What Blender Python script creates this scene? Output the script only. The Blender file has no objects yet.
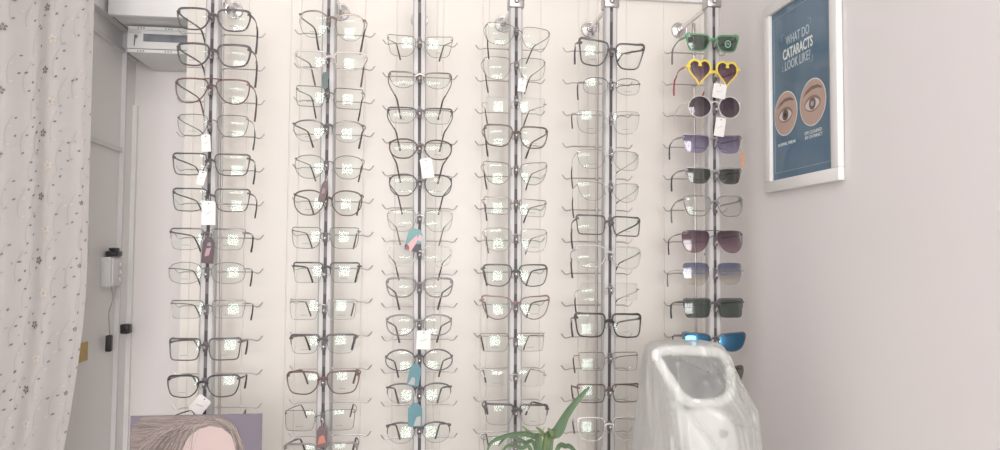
import bpy, math, random
from mathutils import Vector, Matrix, Euler
random.seed(7)
SC = bpy.context.scene
COL = SC.collection

# ------------------------------------------------------------------ camera
F = 720.0                                   # focal length in pixels of a 1000 x 450 frame
CAMZ = 1.40
CAM = Vector((0, 0, CAMZ))
cd = bpy.data.cameras.new('camera'); cd.sensor_width = 36; cd.lens = 36 * F / 1000
cd.clip_start = 0.02
cam = bpy.data.objects.new('camera', cd); COL.objects.link(cam)
ROT = (Matrix.Rotation(math.radians(-6.89), 3, 'Z') @ Matrix.Rotation(math.radians(92.6), 3, 'X')
       @ Matrix.Rotation(math.radians(0.4), 3, 'Z'))
cam.matrix_world = Matrix.Translation(CAM) @ ROT.to_4x4()
SC.camera = cam

# ------------------------------------------------------------------ colour and world
SC.view_settings.view_transform = 'Standard'; SC.view_settings.look = 'None'
SC.view_settings.gamma = 1; SC.view_settings.exposure = 0.08
SC.view_settings.use_curve_mapping = False
SC.cycles.transparent_max_bounces = 32
SC.cycles.max_bounces = 8
SC.cycles.sample_clamp_indirect = 4
w = bpy.data.worlds.new('world'); SC.world = w; w.use_nodes = True
w.node_tree.nodes['Background'].inputs[0].default_value = (0.80, 0.90, 1.0, 1)
w.node_tree.nodes['Background'].inputs[1].default_value = 0.8

def area(name, loc, rot, sx, sy, power, color):
    l = bpy.data.lights.new(name, 'AREA'); l.shape = 'RECTANGLE'; l.size = sx; l.size_y = sy
    l.energy = power; l.color = color
    o = bpy.data.objects.new(name, l); COL.objects.link(o); o.location = loc; o.rotation_euler = rot
    return o
# daylight through the shop front behind the camera, two unseen ceiling lights added to fill the room, the warm strip over the display panel
area('daylight', (0.03, -2.30, 1.60), (math.radians(90), 0, 0), 1.36, 1.10, 69, (1.0, 0.985, 0.97))
area('added_ceiling_glow', (-0.15, 0.25, 2.545), (0, 0, 0), 1.15, 0.26, 6.5, (1.0, 0.97, 0.96))
area('added_ceiling_glow', (-0.15, -1.15, 2.545), (0, 0, 0), 1.15, 0.26, 15, (1.0, 0.97, 0.96))
area('strip_light_glow', (0.11, 1.545, 1.993), (math.radians(14), 0, 0), 1.14, 0.03, 0.05, (1.0, 0.88, 0.74))

# ------------------------------------------------------------------ unprojection onto real planes
def ray(px, py): return ROT @ Vector(((px - 500) / F, (225 - py) / F, -1))
def at(px, py, Y):
    d = ray(px, py); return CAM + d * (Y / d.y)
def atX(px, py, X):
    d = ray(px, py); return CAM + d * (X / d.x)
YP, YF, YB, YW = 1.44, 1.405, 1.56, 1.62     # pole, spectacle fronts, rear bars, panel face
XR, XL, YBK = 0.716, -0.690, 1.87            # right wall, left wall, rear wall of the recess
ZC = 0.85                                    # counter top

# ------------------------------------------------------------------ materials
MATS = {}
def mat(name, col, rough=0.5, metal=0.0, noise=0.0, nscale=8.0, bump=0.0, coat=0.0, trans=0.0, alpha=0.0, bscale=None):
    if name in MATS: return MATS[name]
    m = bpy.data.materials.new(name); m.use_nodes = True; nt = m.node_tree; b = nt.nodes['Principled BSDF']
    b.inputs['Base Color'].default_value = (*col, 1); b.inputs['Roughness'].default_value = rough
    b.inputs['Metallic'].default_value = metal; b.inputs['Coat Weight'].default_value = coat
    if noise or bump:
        tc = nt.nodes.new('ShaderNodeTexCoord'); nz = nt.nodes.new('ShaderNodeTexNoise'); nz.inputs['Scale'].default_value = nscale
        nz.inputs['Detail'].default_value = 3
        nt.links.new(tc.outputs['Object'], nz.inputs['Vector'])
        if noise:
            mx = nt.nodes.new('ShaderNodeMix'); mx.data_type = 'RGBA'
            mx.inputs['A'].default_value = (*[c * (1 - noise) for c in col], 1)
            mx.inputs['B'].default_value = (*[min(1, c * (1 + noise)) for c in col], 1)
            nt.links.new(nz.outputs['Fac'], mx.inputs['Factor']); nt.links.new(mx.outputs['Result'], b.inputs['Base Color'])
        if bump:
            bp = nt.nodes.new('ShaderNodeBump'); bp.inputs['Strength'].default_value = bump; bp.inputs['Distance'].default_value = 0.002
            n2 = nz
            if bscale:
                n2 = nt.nodes.new('ShaderNodeTexNoise'); n2.inputs['Scale'].default_value = bscale
                nt.links.new(tc.outputs['Object'], n2.inputs['Vector'])
            nt.links.new(n2.outputs['Fac'], bp.inputs['Height']); nt.links.new(bp.outputs['Normal'], b.inputs['Normal'])
    if trans:
        b.inputs['Transmission Weight'].default_value = trans
    if alpha:                                 # see-through plastic: a mix with a plain transparent closure
        out = nt.nodes['Material Output']; ms = nt.nodes.new('ShaderNodeMixShader'); ms.inputs[0].default_value = alpha
        tr = nt.nodes.new('ShaderNodeBsdfTransparent')
        nt.links.new(b.outputs[0], ms.inputs[1]); nt.links.new(tr.outputs[0], ms.inputs[2]); nt.links.new(ms.outputs[0], out.inputs[0])
    MATS[name] = m; return m

def lens_mat(name, top, bottom=None, add=0.02, gloss=(0.38, 0.46, 0.42), half=0.02):
    """thin coated lens: see-through with a tint (which may fade downwards) and a mirror-like coat"""
    if name in MATS: return MATS[name]
    m = bpy.data.materials.new(name); m.use_nodes = True; nt = m.node_tree; nt.nodes.clear()
    out = nt.nodes.new('ShaderNodeOutputMaterial'); ms = nt.nodes.new('ShaderNodeMixShader')
    tr = nt.nodes.new('ShaderNodeBsdfTransparent'); gl = nt.nodes.new('ShaderNodeBsdfGlossy')
    gl.inputs['Color'].default_value = (*[q * (.55 if gloss[0] == 1 else 1) for q in gloss], 1); gl.inputs['Roughness'].default_value = 0.07
    tr.inputs['Color'].default_value = (*top, 1)
    if bottom:
        tc = nt.nodes.new('ShaderNodeTexCoord'); sp = nt.nodes.new('ShaderNodeSeparateXYZ'); mr = nt.nodes.new('ShaderNodeMapRange')
        mr.inputs['From Min'].default_value = -half; mr.inputs['From Max'].default_value = half
        mx = nt.nodes.new('ShaderNodeMix'); mx.data_type = 'RGBA'
        mx.inputs['A'].default_value = (*bottom, 1); mx.inputs['B'].default_value = (*top, 1)
        nt.links.new(tc.outputs['Object'], sp.inputs[0]); nt.links.new(sp.outputs['Z'], mr.inputs['Value'])
        nt.links.new(mr.outputs[0], mx.inputs['Factor']); nt.links.new(mx.outputs['Result'], tr.inputs['Color'])
    fr = nt.nodes.new('ShaderNodeFresnel'); fr.inputs['IOR'].default_value = 1.5
    ad = nt.nodes.new('ShaderNodeMath'); ad.operation = 'ADD'; ad.inputs[1].default_value = add
    nt.links.new(fr.outputs[0], ad.inputs[0]); nt.links.new(ad.outputs[0], ms.inputs[0])
    nt.links.new(tr.outputs[0], ms.inputs[1]); nt.links.new(gl.outputs[0], ms.inputs[2]); nt.links.new(ms.outputs[0], out.inputs[0])
    MATS[name] = m; return m

# ------------------------------------------------------------------ mesh helpers
class MB:
    def __init__(s): s.v = []; s.f = []; s.mi = []
    def add(s, vs, fs, mi=0):
        n = len(s.v); s.v += [tuple(v) for v in vs]; s.f += [tuple(i + n for i in f) for f in fs]; s.mi += [mi] * len(fs); return s
    def box(s, x0, x1, y0, y1, z0, z1, mi=0, bev=0.0):
        if bev <= 0:
            vs = [(x, y, z) for z in (z0, z1) for y in (y0, y1) for x in (x0, x1)]
            return s.add(vs, [(0, 2, 3, 1), (4, 5, 7, 6), (0, 1, 5, 4), (2, 6, 7, 3), (0, 4, 6, 2), (1, 3, 7, 5)], mi)
        b = min(bev, (x1 - x0) / 2.01, (y1 - y0) / 2.01, (z1 - z0) / 2.01)
        vs = []; rings = []
        for (z, q) in ((z0, b), (z0 + b * .3, b * .3), (z0 + b, 0), (z1 - b, 0), (z1 - b * .3, b * .3), (z1, b)):
            r = []
            for (cx, cy, sx, sy) in ((x1, y1, 1, 1), (x0, y1, -1, 1), (x0, y0, -1, -1), (x1, y0, 1, -1)):
                pts = [(cx - sx * q, cy - sy * (b + q)), (cx - sx * (q + b * .3), cy - sy * (q + b * .3)), (cx - sx * (b + q), cy - sy * q)]
                if sx * sy < 0: pts.reverse()
                for (x, y) in pts:
                    x = min(max(x, x0), x1); y = min(max(y, y0), y1)
                    vs.append((x, y, z)); r.append(len(vs) - 1)
            rings.append(r)
        fs = [tuple(reversed(rings[0])), tuple(rings[-1])]
        for a, c in zip(rings, rings[1:]):
            n = len(a)
            for i in range(n): fs.append((a[i], a[(i + 1) % n], c[(i + 1) % n], c[i]))
        return s.add(vs, fs, mi)
    def tube(s, pts, r, n=8, mi=0, flat=1.0, closed=False, up=None):
        """swept tube; r is a number or a list; flat scales the section along the second normal"""
        pts = [Vector(p) for p in pts]; m = len(pts)
        rs = r if isinstance(r, (list, tuple)) else [r] * m
        vs = []; nrm = Vector(up) if up else None
        for i, p in enumerate(pts):
            if closed: t = pts[(i + 1) % m] - pts[i - 1]
            else: t = pts[min(i + 1, m - 1)] - pts[max(i - 1, 0)]
            t = t.normalized() if t.length > 1e-9 else Vector((0, 0, 1))
            if nrm is None: nrm = Vector((0, 0, 1)) if abs(t.z) < .9 else Vector((1, 0, 0))
            a = nrm - t * nrm.dot(t)
            a = a.normalized() if a.length > 1e-6 else t.orthogonal().normalized()
            if up is None: nrm = a
            b = t.cross(a)
            for k in range(n):
                c = 2 * math.pi * k / n
                vs.append(p + a * math.cos(c) * rs[i] + b * math.sin(c) * rs[i] * flat)
        fs = []
        for i in range(m if closed else m - 1):
            j = (i + 1) % m
            for k in range(n):
                fs.append((i * n + k, i * n + (k + 1) % n, j * n + (k + 1) % n, j * n + k))
        if not closed:
            fs.append(tuple(reversed(range(n)))); fs.append(tuple((m - 1) * n + k for k in range(n)))
        return s.add(vs, fs, mi)
    def lathe(s, prof, axis_o, axis='Z', n=24, mi=0):
        """profile (radius, height) turned about an axis through axis_o"""
        o = Vector(axis_o); vs = []
        for (r, h) in prof:
            for k in range(n):
                c = 2 * math.pi * k / n; x, y = r * math.cos(c), r * math.sin(c)
                vs.append(o + (Vector((x, y, h)) if axis == 'Z' else Vector((x, -h, y)) if axis == 'Y' else Vector((h, x, y))))
        fs = []
        for i in range(len(prof) - 1):
            for k in range(n): fs.append((i * n + k, i * n + (k + 1) % n, (i + 1) * n + (k + 1) % n, (i + 1) * n + k))
        fs.append(tuple(reversed(range(n)))); fs.append(tuple((len(prof) - 1) * n + k for k in range(n)))
        return s.add(vs, fs, mi)
    def ball(s, c, rx, ry, rz, n=10, m=7, mi=0, R=None):
        vs = []; c = Vector(c)
        for i in range(1, m):
            th = math.pi * i / m
            for k in range(n):
                ph = 2 * math.pi * k / n
                v = Vector((rx * math.sin(th) * math.cos(ph), ry * math.sin(th) * math.sin(ph), rz * math.cos(th)))
                vs.append(c + (R @ v if R else v))
        t = Vector((0, 0, rz)); t = R @ t if R else t
        vs += [c + t, c - t]; T, B = len(vs) - 2, len(vs) - 1; fs = []
        for i in range(m - 2):
            for k in range(n): fs.append((i * n + k, (i + 1) * n + k, (i + 1) * n + (k + 1) % n, i * n + (k + 1) % n))
        for k in range(n):
            fs.append((k, (k + 1) % n, T)); q = (m - 2) * n; fs.append((q + (k + 1) % n, q + k, B))
        return s.add(vs, fs, mi)
    def plate(s, outline, f, th, mi=0):
        """solid plate: outline of (a, b) pairs, f(a, b, depth) -> point"""
        n = len(outline)
        vs = [f(a, b, 0) for a, b in outline] + [f(a, b, th) for a, b in outline]
        fs = [tuple(range(n)), tuple(range(2 * n - 1, n - 1, -1))] + [(i, i + n, (i + 1) % n + n, (i + 1) % n) for i in range(n)]
        return s.add(vs, fs, mi)
    def build(s, name, mats, parent=None, smooth=True, loc=None):
        me = bpy.data.meshes.new(name)
        vs = s.v
        if loc is not None: vs = [tuple(Vector(v) - Vector(loc)) for v in vs]
        me.from_pydata(vs, [], s.f); me.update()
        for m in (mats if isinstance(mats, (list, tuple)) else [mats]): me.materials.append(m)
        for p, i in zip(me.polygons, s.mi): p.material_index = i; p.use_smooth = smooth
        if smooth and hasattr(me, 'set_sharp_from_angle'): me.set_sharp_from_angle(angle=math.radians(38))
        o = bpy.data.objects.new(name, me); COL.objects.link(o)
        if parent: o.parent = parent
        if loc is not None: o.location = loc
        return o

def tag(o, label=None, cat=None, group=None, kind=None):
    if label: o['label'] = label
    if cat: o['category'] = cat
    if group: o['group'] = group
    if kind: o['kind'] = kind
    return o
def empty(name, loc=(0, 0, 0)):
    o = bpy.data.objects.new(name, None); COL.objects.link(o); o.location = loc; o.empty_display_size = .02; return o
def struct(name, mb, m, smooth=False): return tag(mb.build(name, m, smooth=smooth), kind='structure')
def sub(pts, n=4, closed=False):
    """Catmull-Rom subdivision"""
    P = [Vector(p) for p in pts]; m = len(P); out = []
    for i in range(m if closed else m - 1):
        if closed: a, b, c, d = P[i - 1], P[i], P[(i + 1) % m], P[(i + 2) % m]
        else: a, b, c, d = P[max(i - 1, 0)], P[i], P[i + 1], P[min(i + 2, m - 1)]
        for k in range(n):
            t = k / n
            out.append(0.5 * ((2 * b) + (c - a) * t + (2 * a - 5 * b + 4 * c - d) * t * t + (3 * b - a - 3 * c + d) * t ** 3))
    if not closed: out.append(P[-1])
    return out

# ------------------------------------------------------------------ setting
wall_m = mat('wall_paint', (0.79, 0.755, 0.755), 0.6, noise=0.025, nscale=2.2, bump=0.05, bscale=60)
left_m = mat('left_wall_paint', (0.90, 0.885, 0.87), 0.45, noise=0.02, nscale=3)
trim_m = mat('trim_paint', (0.78, 0.765, 0.77), 0.4)
recess_m = mat('recess_paint', (0.90, 0.86, 0.85), 0.6, noise=0.02, nscale=3)
panel_m = mat('panel_laminate', (0.80, 0.762, 0.708), 0.36, noise=0.015, nscale=1.5)
ceil_m = mat('ceiling_paint', (0.8, 0.79, 0.78), 0.7)
floor_m = mat('floor_tile', (0.5, 0.47, 0.44), 0.3, noise=0.08, nscale=5)
counter_m = mat('counter_laminate', (0.74, 0.71, 0.69), 0.35)

Y0 = -2.2
struct('floor', MB().box(-1.6, XR + .1, Y0 - .1, YBK + .1, -0.1, 0), floor_m)
struct('ceiling', MB().box(-1.6, XR + .1, Y0 - .1, YBK + .1, 2.6, 2.7), ceil_m)
struct('wall_right', MB().box(XR, XR + .1, Y0 - .1, YBK + .1, 0, 2.6), wall_m)
struct('wall_left', MB().box(XL - .08, XL, 1.50, YBK, 0, 2.6), left_m)
struct('wall_side', MB().box(-1.6, XL - .08, 1.56, 1.66, 0, 2.6), left_m)
struct('wall_far_left', MB().box(-1.7, -1.6, Y0 - .1, 1.66, 0, 2.6), wall_m)
struct('wall_back', MB().box(XL - .08, XR, YBK, YBK + .1, 0, 2.6), recess_m)
# the shop front behind the camera, with a window opening
fr = MB(); x0, x1, z0, z1 = -0.65, 0.85 - .14, 1.05, 2.15
fr.box(-1.6, x0, Y0 - .1, Y0, 0, 2.6); fr.box(x0, XR, Y0 - .1, Y0, 0, z0); fr.box(x0, XR, Y0 - .1, Y0, z1, 2.6); fr.box(x1, XR, Y0 - .1, Y0, z0, z1)
struct('wall_front', fr, wall_m)
wf = MB()
wf.box(x0, x1, Y0 - .06, Y0 - .02, z0, z0 + .04); wf.box(x0, x1, Y0 - .06, Y0 - .02, z1 - .04, z1)
wf.box(x0, x0 + .04, Y0 - .06, Y0 - .02, z0, z1); wf.box(x1 - .04, x1, Y0 - .06, Y0 - .02, z0, z1); wf.box(0.08, 0.11, Y0 - .06, Y0 - .02, z0, z1); wf.box(x0, x1, Y0 - .06, Y0 - .02, 1.70, 1.73)
for q_ in (-.42, -.16, .34, .54): wf.box(q_, q_ + .016, Y0 - .055, Y0 - .03, z0, z1)  # bars added across the opening to break up its reflection in the lenses
struct('window_1', wf, trim_m)

# fluted display panel: a boxed partition whose face carries narrow grooves
def fluted():
    xa, xb = at(181.5, 258, YW).x, XR - .001
    z0, z1 = 0.0, 2.6
    ztop = at(560, -3, YW).z
    grooves = []
    x = xa + .018
    random.seed(3)
    while x < xb - .01:
        grooves.append(x)
        x += random.choice([.014, .022, .05, .07, .09])
    prof = [(xa, YW + .25), (xa, YW)]
    for g in grooves: prof += [(g - .0016, YW), (g - .0006, YW + .0018), (g + .0006, YW + .0018), (g + .0016, YW)]
    prof += [(xb, YW), (xb, YW + .25)]
    n = len(prof)
    vs = [(x, y, z0) for x, y in prof] + [(x, y, ztop) for x, y in prof]
    fs = [(i, i + 1, i + 1 + n, i + n) for i in range(n - 1)]
    fs.append((n - 1, 0, n, 2 * n - 1)); fs.append(tuple(range(n, 2 * n))); fs.append(tuple(range(n - 1, -1, -1)))
    struct('wall_display', MB().add(vs, fs), panel_m)
    return xa, ztop
PXA, ZT = fluted()
struct('trim_5', MB().box(PXA, XR - .001, YW - .012, YBK, ZT, 2.6), trim_m)

# mouldings on the left wall
def ylw(px): return atX(px, 200, XL).y
t = MB()
za = atX(100, 5, XL + .01).z
struct('trim_1', MB().box(XL, XL + .018, 1.50, YBK, za - .012, za + .02), trim_m)
struct('trim_2', MB().box(XL, XL + .007, 1.50, YBK, za - .062, za - .052), trim_m)
zb = atX(104, 144, XL).z
yv = ylw(118.5)
struct('trim_3', MB().box(XL, XL + .007, 1.50, yv, zb - .006, zb + .004), trim_m)
struct('trim_4', MB().box(XL, XL + .010, yv - .003, yv + .006, 0, za - .012), trim_m)
struct('trim_6', MB().box(XL, XL + .010, YBK - .012, YBK - .001, 0, 1.77), left_m)

# ------------------------------------------------------------------ counter, cabinet, consumer unit
cn = empty('shop_counter', (0.1, 1.15, 0))
MB().box(-.60, XR - .106, -.28, .24, ZC - .03, ZC, bev=.003).build('worktop', counter_m, cn)
MB().box(-.58, XR - .12, -.24, .22, .002, ZC - .031).build('body', trim_m, cn)
tag(cn, 'pale laminate counter below the spectacle racks', 'counter')

white_m = mat('white_gloss', (0.80, 0.79, 0.79), 0.4)
unit_m = mat('unit_white', (0.76, 0.76, 0.745), 0.35)
dark_m = mat('dark_plastic', (0.035, 0.033, 0.035), 0.4)
zc0 = at(106.6, 13.5, YW + .005).z; xc0 = at(106.6, 13, YW + .005).x
cab = empty('wall_cabinet', (xc0, 1.75, zc0))
MB().box(0, .19, -.10, .117, 0.004, .46, bev=.002).build('body', white_m, cab)
MB().box(0, .19, -.12, -.101, 0, .46, bev=.002).build('door', white_m, cab)
tag(cab, 'white cupboard at the top of the recess left of the display panel', 'cabinet')
ux0 = at(127, 40, 1.70).x; uz1 = at(127, 25.5, 1.70).z; uz0 = at(127, 52, 1.70).z
U = empty('electrical_box', (ux0, 1.70, uz0)); H = uz1 - uz0
MB().box(0, .20, .006, YBK - 1.70, 0, H, bev=.003).build('housing', unit_m, U)
b = MB(); b.box(.001, .199, -.002, .006, .009, H - .009, bev=.0015)
b.box(.001, .199, .001, .006, 0.0005, .008); b.box(.001, .199, .001, .006, H - .008, H - .0005)
for xx in (.022, .028, .034, .082, .088, .094): 
    b.box(xx, xx + .003, .000, .0015, .0025, .006, 1); b.box(xx, xx + .003, .000, .0015, H - .006, H - .0025, 1)
b.build('cover', [unit_m, mat('slot_grey', (.35, .35, .36), .5)], U)
MB().box(.036, .20, -.004, -.0021, H * .42, H * .70, bev=.0008).build('window', mat('smoked_glass', (.22, .23, .26), .12, noise=.55, nscale=26), U)
MB().box(.003, .030, -.0028, -.0021, H - .018, H - .012).build('sticker', mat('sticker_paper', (.60, .56, .57), .6), U)
k = MB(); k.lathe([(.004, 0), (.004, .002), (.0025, .004)], (.020, -.002, H * .60), 'Y', 14)
k.tube([(.020, -.007, H * .60), (.019, -.008, H * .45), (.018, -.007, H * .22)], [.0012, .0016, .001], 6)
k.build('latch', mat('latch_metal', (.35, .34, .34), .35, 1), U)
tag(U, 'white electrical box with a smoked window fixed under the wall cupboard', 'electrical box')

# socket box on the left wall, its black plug, its lead
y0, y1 = ylw(102.5), 1.757
zs1, zs0 = atX(112, 257, XL + .02).z, atX(112, 287, XL + .02).z
S = empty('socket_box', (XL, y0, zs0)); L = y1 - y0; H = zs1 - zs0
MB().box(0, .022, 0, L, 0, H, bev=.002).build('back_box', unit_m, S)
MB().box(.022, .027, .003, L - .003, .003, H - .003, bev=.0015).build('cover_plate', white_m, S)
for i in range(3):
    MB().box(.027, .031, L * (.60), L * .85, H * (.18 + .25 * i), H * (.18 + .25 * i) + .009, bev=.001).build('switch', trim_m, S)
tag(S, 'white surface mounted socket box low on the grey left wall', 'socket')
q = empty('black_plug', (XL + .016, y0 + L * .55, zs1 + .001))
MB().box(-.013, .013, -.017, .017, 0, .013, bev=.004).build('body', dark_m, q)
MB().box(-.009, .009, -.012, .012, .0132, .02, bev=.003).build('grip', dark_m, q)
tag(q, 'black plug sitting on top of the white socket box', 'plug')
q = empty('power_lead', (XL + .012, y0 + L * .6, zs0))
p1 = atX(121, 340, XL + .01) - q.location
MB().tube(sub([(0, 0, -.001), (.004, -.004, -.03), (-.002, -.006, -.06), (0.001, -.004, p1.z + .02)]), .0014, 6).build('wire', mat('lead_grey', (.42, .41, .41), .5), q)
MB().box(-.006, .006, -.013, .003, p1.z - .018, p1.z + .0195, bev=.003).build('plug', dark_m, q)
tag(q, 'thin grey lead dangling from the socket box with a small black plug', 'cable')
cc = at(126.5, 328, YBK - .02)
MB().box(-.011, .011, -.012, .012, -.011, .012, bev=.004).tube([(0, -.012, 0), (0.006, -.024, -.006)], .004, 8).build('cable_clip', dark_m)
o = bpy.data.objects['cable_clip']; o.location = (XL + .0115, YBK - .045, cc.z)
tag(o, 'small black clip on the corner conduit beside the dangling lead', 'clip')
zz = atX(86, 351, XL).z; yy = ylw(85)
n_ = MB().box(0, .0012, -.03, .022, -.02, .02).build('sticky_note', mat('yellow_paper', (.62, .45, .16), .6, noise=.1, nscale=40))
n_.location = (XL + .0002, yy + .012, zz)
tag(n_, 'yellow paper note on the left wall at the curtain edge', 'note')

# ------------------------------------------------------------------ curtain
def curtain():
    YC = 1.44
    zt, zbm = 2.4, 0.25
    xr = at(91, 150, YC).x
    Wd = .62
    def pt(u, z, off=0.0):
        # u in 0..1 from the right edge leftwards; folds grow downwards
        low = max(0, min(1, (CAMZ - .05 - z) / .45))
        k = low ** 1.5
        x = xr - u * Wd - k * .055 * (1 - u * .6)
        ph = u * Wd / .085 * 2 * math.pi
        amp = .008 + .003 * math.sin(u * 9)
        y = YC + amp * math.sin(ph + .5 * math.sin(z * 2.1)) + .006 * math.sin(ph * .43 + 1.3 + z) - .05 * math.exp(-((u - .42) / .14) ** 2)
        if u < .02: y -= .004
        return Vector((x, y - off, z))
    mb = MB(); nu, nz = 260, 40
    for j in range(nz + 1):
        z = zbm + (zt - zbm) * j / nz
        for i in range(nu + 1): mb.v.append(tuple(pt(i / nu, z)))
    for j in range(nz):
        for i in range(nu):
            a = j * (nu + 1) + i; mb.f.append((a + 1, a, a + nu + 1, a + nu + 2)); mb.mi.append(0)
    # printed motif: flowers, leaves and stems follow the cloth
    def blob(u, z, pts, mi):
        vs = [pt(min(1, max(0, u + du / Wd)), z + dz, .0012) for du, dz in pts]
        mb.add(vs, [tuple(range(len(vs)))], mi)
    def flower(u, z, r, mi, rot=0):
        for k in range(5):
            a = rot + 2 * math.pi * k / 5
            c, s_ = math.cos(a), math.sin(a)
            pet = [(0.15, 0), (.5, .30), (.85, .30), (1.05, 0), (.85, -.30), (.5, -.30)]
            blob(u, z, [((p * c - q_ * s_) * r, (p * s_ + q_ * c) * r) for p, q_ in pet], mi)
        blob(u, z, [(math.cos(t_ * math.pi / 3) * r * .22, math.sin(t_ * math.pi / 3) * r * .22) for t_ in range(6)], 4)
    def leaf(u, z, l, a, mi):
        c, s_ = math.cos(a), math.sin(a)
        pet = [(-.5, 0), (-.15, .26), (.25, .24), (.5, 0), (.25, -.24), (-.15, -.26)]
        blob(u, z, [((p * c - q_ * s_) * l, (p * s_ + q_ * c) * l) for p, q_ in pet], mi)
    def stem(u0, z0_, u1, z1_, bend):
        n = 7; pts = []
        for i in range(n + 1):
            t_ = i / n; pts.append((u0 + (u1 - u0) * t_ + bend * math.sin(math.pi * t_) / Wd, z0_ + (z1_ - z0_) * t_))
        for (a, b_), (c, d) in zip(pts, pts[1:]):
            mb.add([pt(min(1, max(0, a)), b_, .001), pt(min(1, max(0, a + .0007 / Wd)), b_, .001), pt(min(1, max(0, c + .0007 / Wd)), d, .001), pt(min(1, max(0, c)), d, .001)], [(0, 1, 2, 3)], 4)
    random.seed(11)
    P = .119
    def U_(px): return (xr - at(px, 150, YC).x) / Wd
    cols = [(3, 30, 'D'), (45, 9, 'D'), (53, 39, 'L'), (-30, 50, 'D'), (-52, 20, 'L'), (-80, 35, 'D'), (-110, 10, 'D'), (82, 14, 'S')]
    zr = at(45, 9, YC).z
    for px, ph, kind in cols:
        u = U_(px)
        for k in range(-6, 14):
            z = zr - (ph - 9) / 59 * P - k * P
            if not (zbm + .02 < z < zt - .02) or u > .98 or u < 0.02: continue
            if kind == 'D': flower(u, z, .0078, 1, .3 + .1 * k)
            elif kind == 'L': flower(u, z, .0085, 2, .1)
            else: flower(u, z, .0045, 1 if k > 2 else 2, .2)
    for px, ph in [(26, 15), (33, 40), (60, 3), (66, 30), (38, 12), (76, 20), (86, 45), (14, 8), (-12, 25), (-20, 48), (-42, 5), (-66, 30), (-95, 25)]:
        u = U_(px)
        if u > .97 or u < .01: continue
        for k in range(-6, 14):
            z = zr - (ph - 9) / 59 * P - k * P
            if not (zbm + .05 < z < zt - .05): continue
            stem(u, z + .03, u + .008 / Wd, z - .03, .006)
            for s_ in range(4):
                dz = .026 - s_ * .017; side = 1 if s_ % 2 else -1
                leaf(u + side * random.uniform(.002, .008) / Wd, z + dz, random.uniform(.0048, .0072), random.uniform(.4, 1.3) * side + math.pi / 2 * (s_ % 2), random.choice([1, 1, 3, 2]))
    cm = mat('curtain_cloth', (0.44, 0.42, 0.405), 0.75, noise=0.02, nscale=5, alpha=.06)
    o = mb.build('curtain', [cm, mat('print_dark', (.20, .17, .165), .8), mat('print_tan', (.50, .44, .39), .8), mat('print_grey', (.33, .31, .31), .8), mat('print_pale', (.34, .32, .31), .8)])
    tag(o, 'white floral curtain hanging at the left edge before the grey wall', 'curtain')
curtain()

# ------------------------------------------------------------------ display racks
alu = mat('anodised_aluminium', (0.56, 0.55, 0.545), 0.5, 0.15)
chrome = mat('chrome', (0.74, 0.73, 0.73), 0.24, 1.0)
rodm = mat('rod_steel', (0.50, 0.48, 0.48), 0.3, 1.0)
slot_m = mat('slot_rubber', (0.07, 0.06, 0.062), 0.5)
slot2_m = mat('slot_insert', (0.17, 0.15, 0.155), 0.5)
# per rack: pole px at y=0 and y=440, disc px, joint y, first and last peg y, first and last rear-bar y (with counts), rod px
RACKS = [
 dict(n='leftmost rack', pt=212.8, pb=203.8, disc=(234, 10), jy=-18, pegs=(16, 421, 12), bars=(35, 407, 12), rod=(223, 219), barx=(174, 262)),
 dict(n='second rack from the left', pt=329, pb=322.6, disc=(341, 12), jy=-16, pegs=(20, 455, 13), bars=(35, 435, 13), rod=(336, 331), barx=(291, 372)),
 dict(n='third rack from the left', pt=419.6, pb=419.4, disc=(419.5, 19.5), jy=-10, pegs=(42, 431, 12), bars=(45, 437, 13), rod=(420, 420), barx=(382, 457)),
 dict(n='fourth rack from the left', pt=516.4, pb=515.2, disc=(503, 24), jy=4, pegs=(30, 448, 13), bars=(50, 431, 13), rod=(510, 509), barx=(475, 545)),
 dict(n='fifth rack from the left', pt=611.6, pb=609.0, disc=(589.5, 29.5), jy=4, pegs=(50.6, 427, 12), bars=(52.6, 431, 13), rod=(597.5, 596), barx=(562, 632)),
 dict(n='sunglasses rack by the right wall', pt=713.8, pb=716.0, disc=(679.5, 30), jy=4, pegs=(42, 408, 12), bars=(54, 430, 13), rod=(693.5, 697), barx=(662, 726)),
]
def lin(a, b_, n): return [a + (b_ - a) * i / (n - 1) for i in range(n)]
def polex(R, z):
    """x of the pole axis at height z"""
    a, b_ = at(R['pt'], 0, YP - .012), at(R['pb'], 440, YP - .012)
    return a.x + (b_.x - a.x) * (z - a.z) / (b_.z - a.z)
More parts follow.
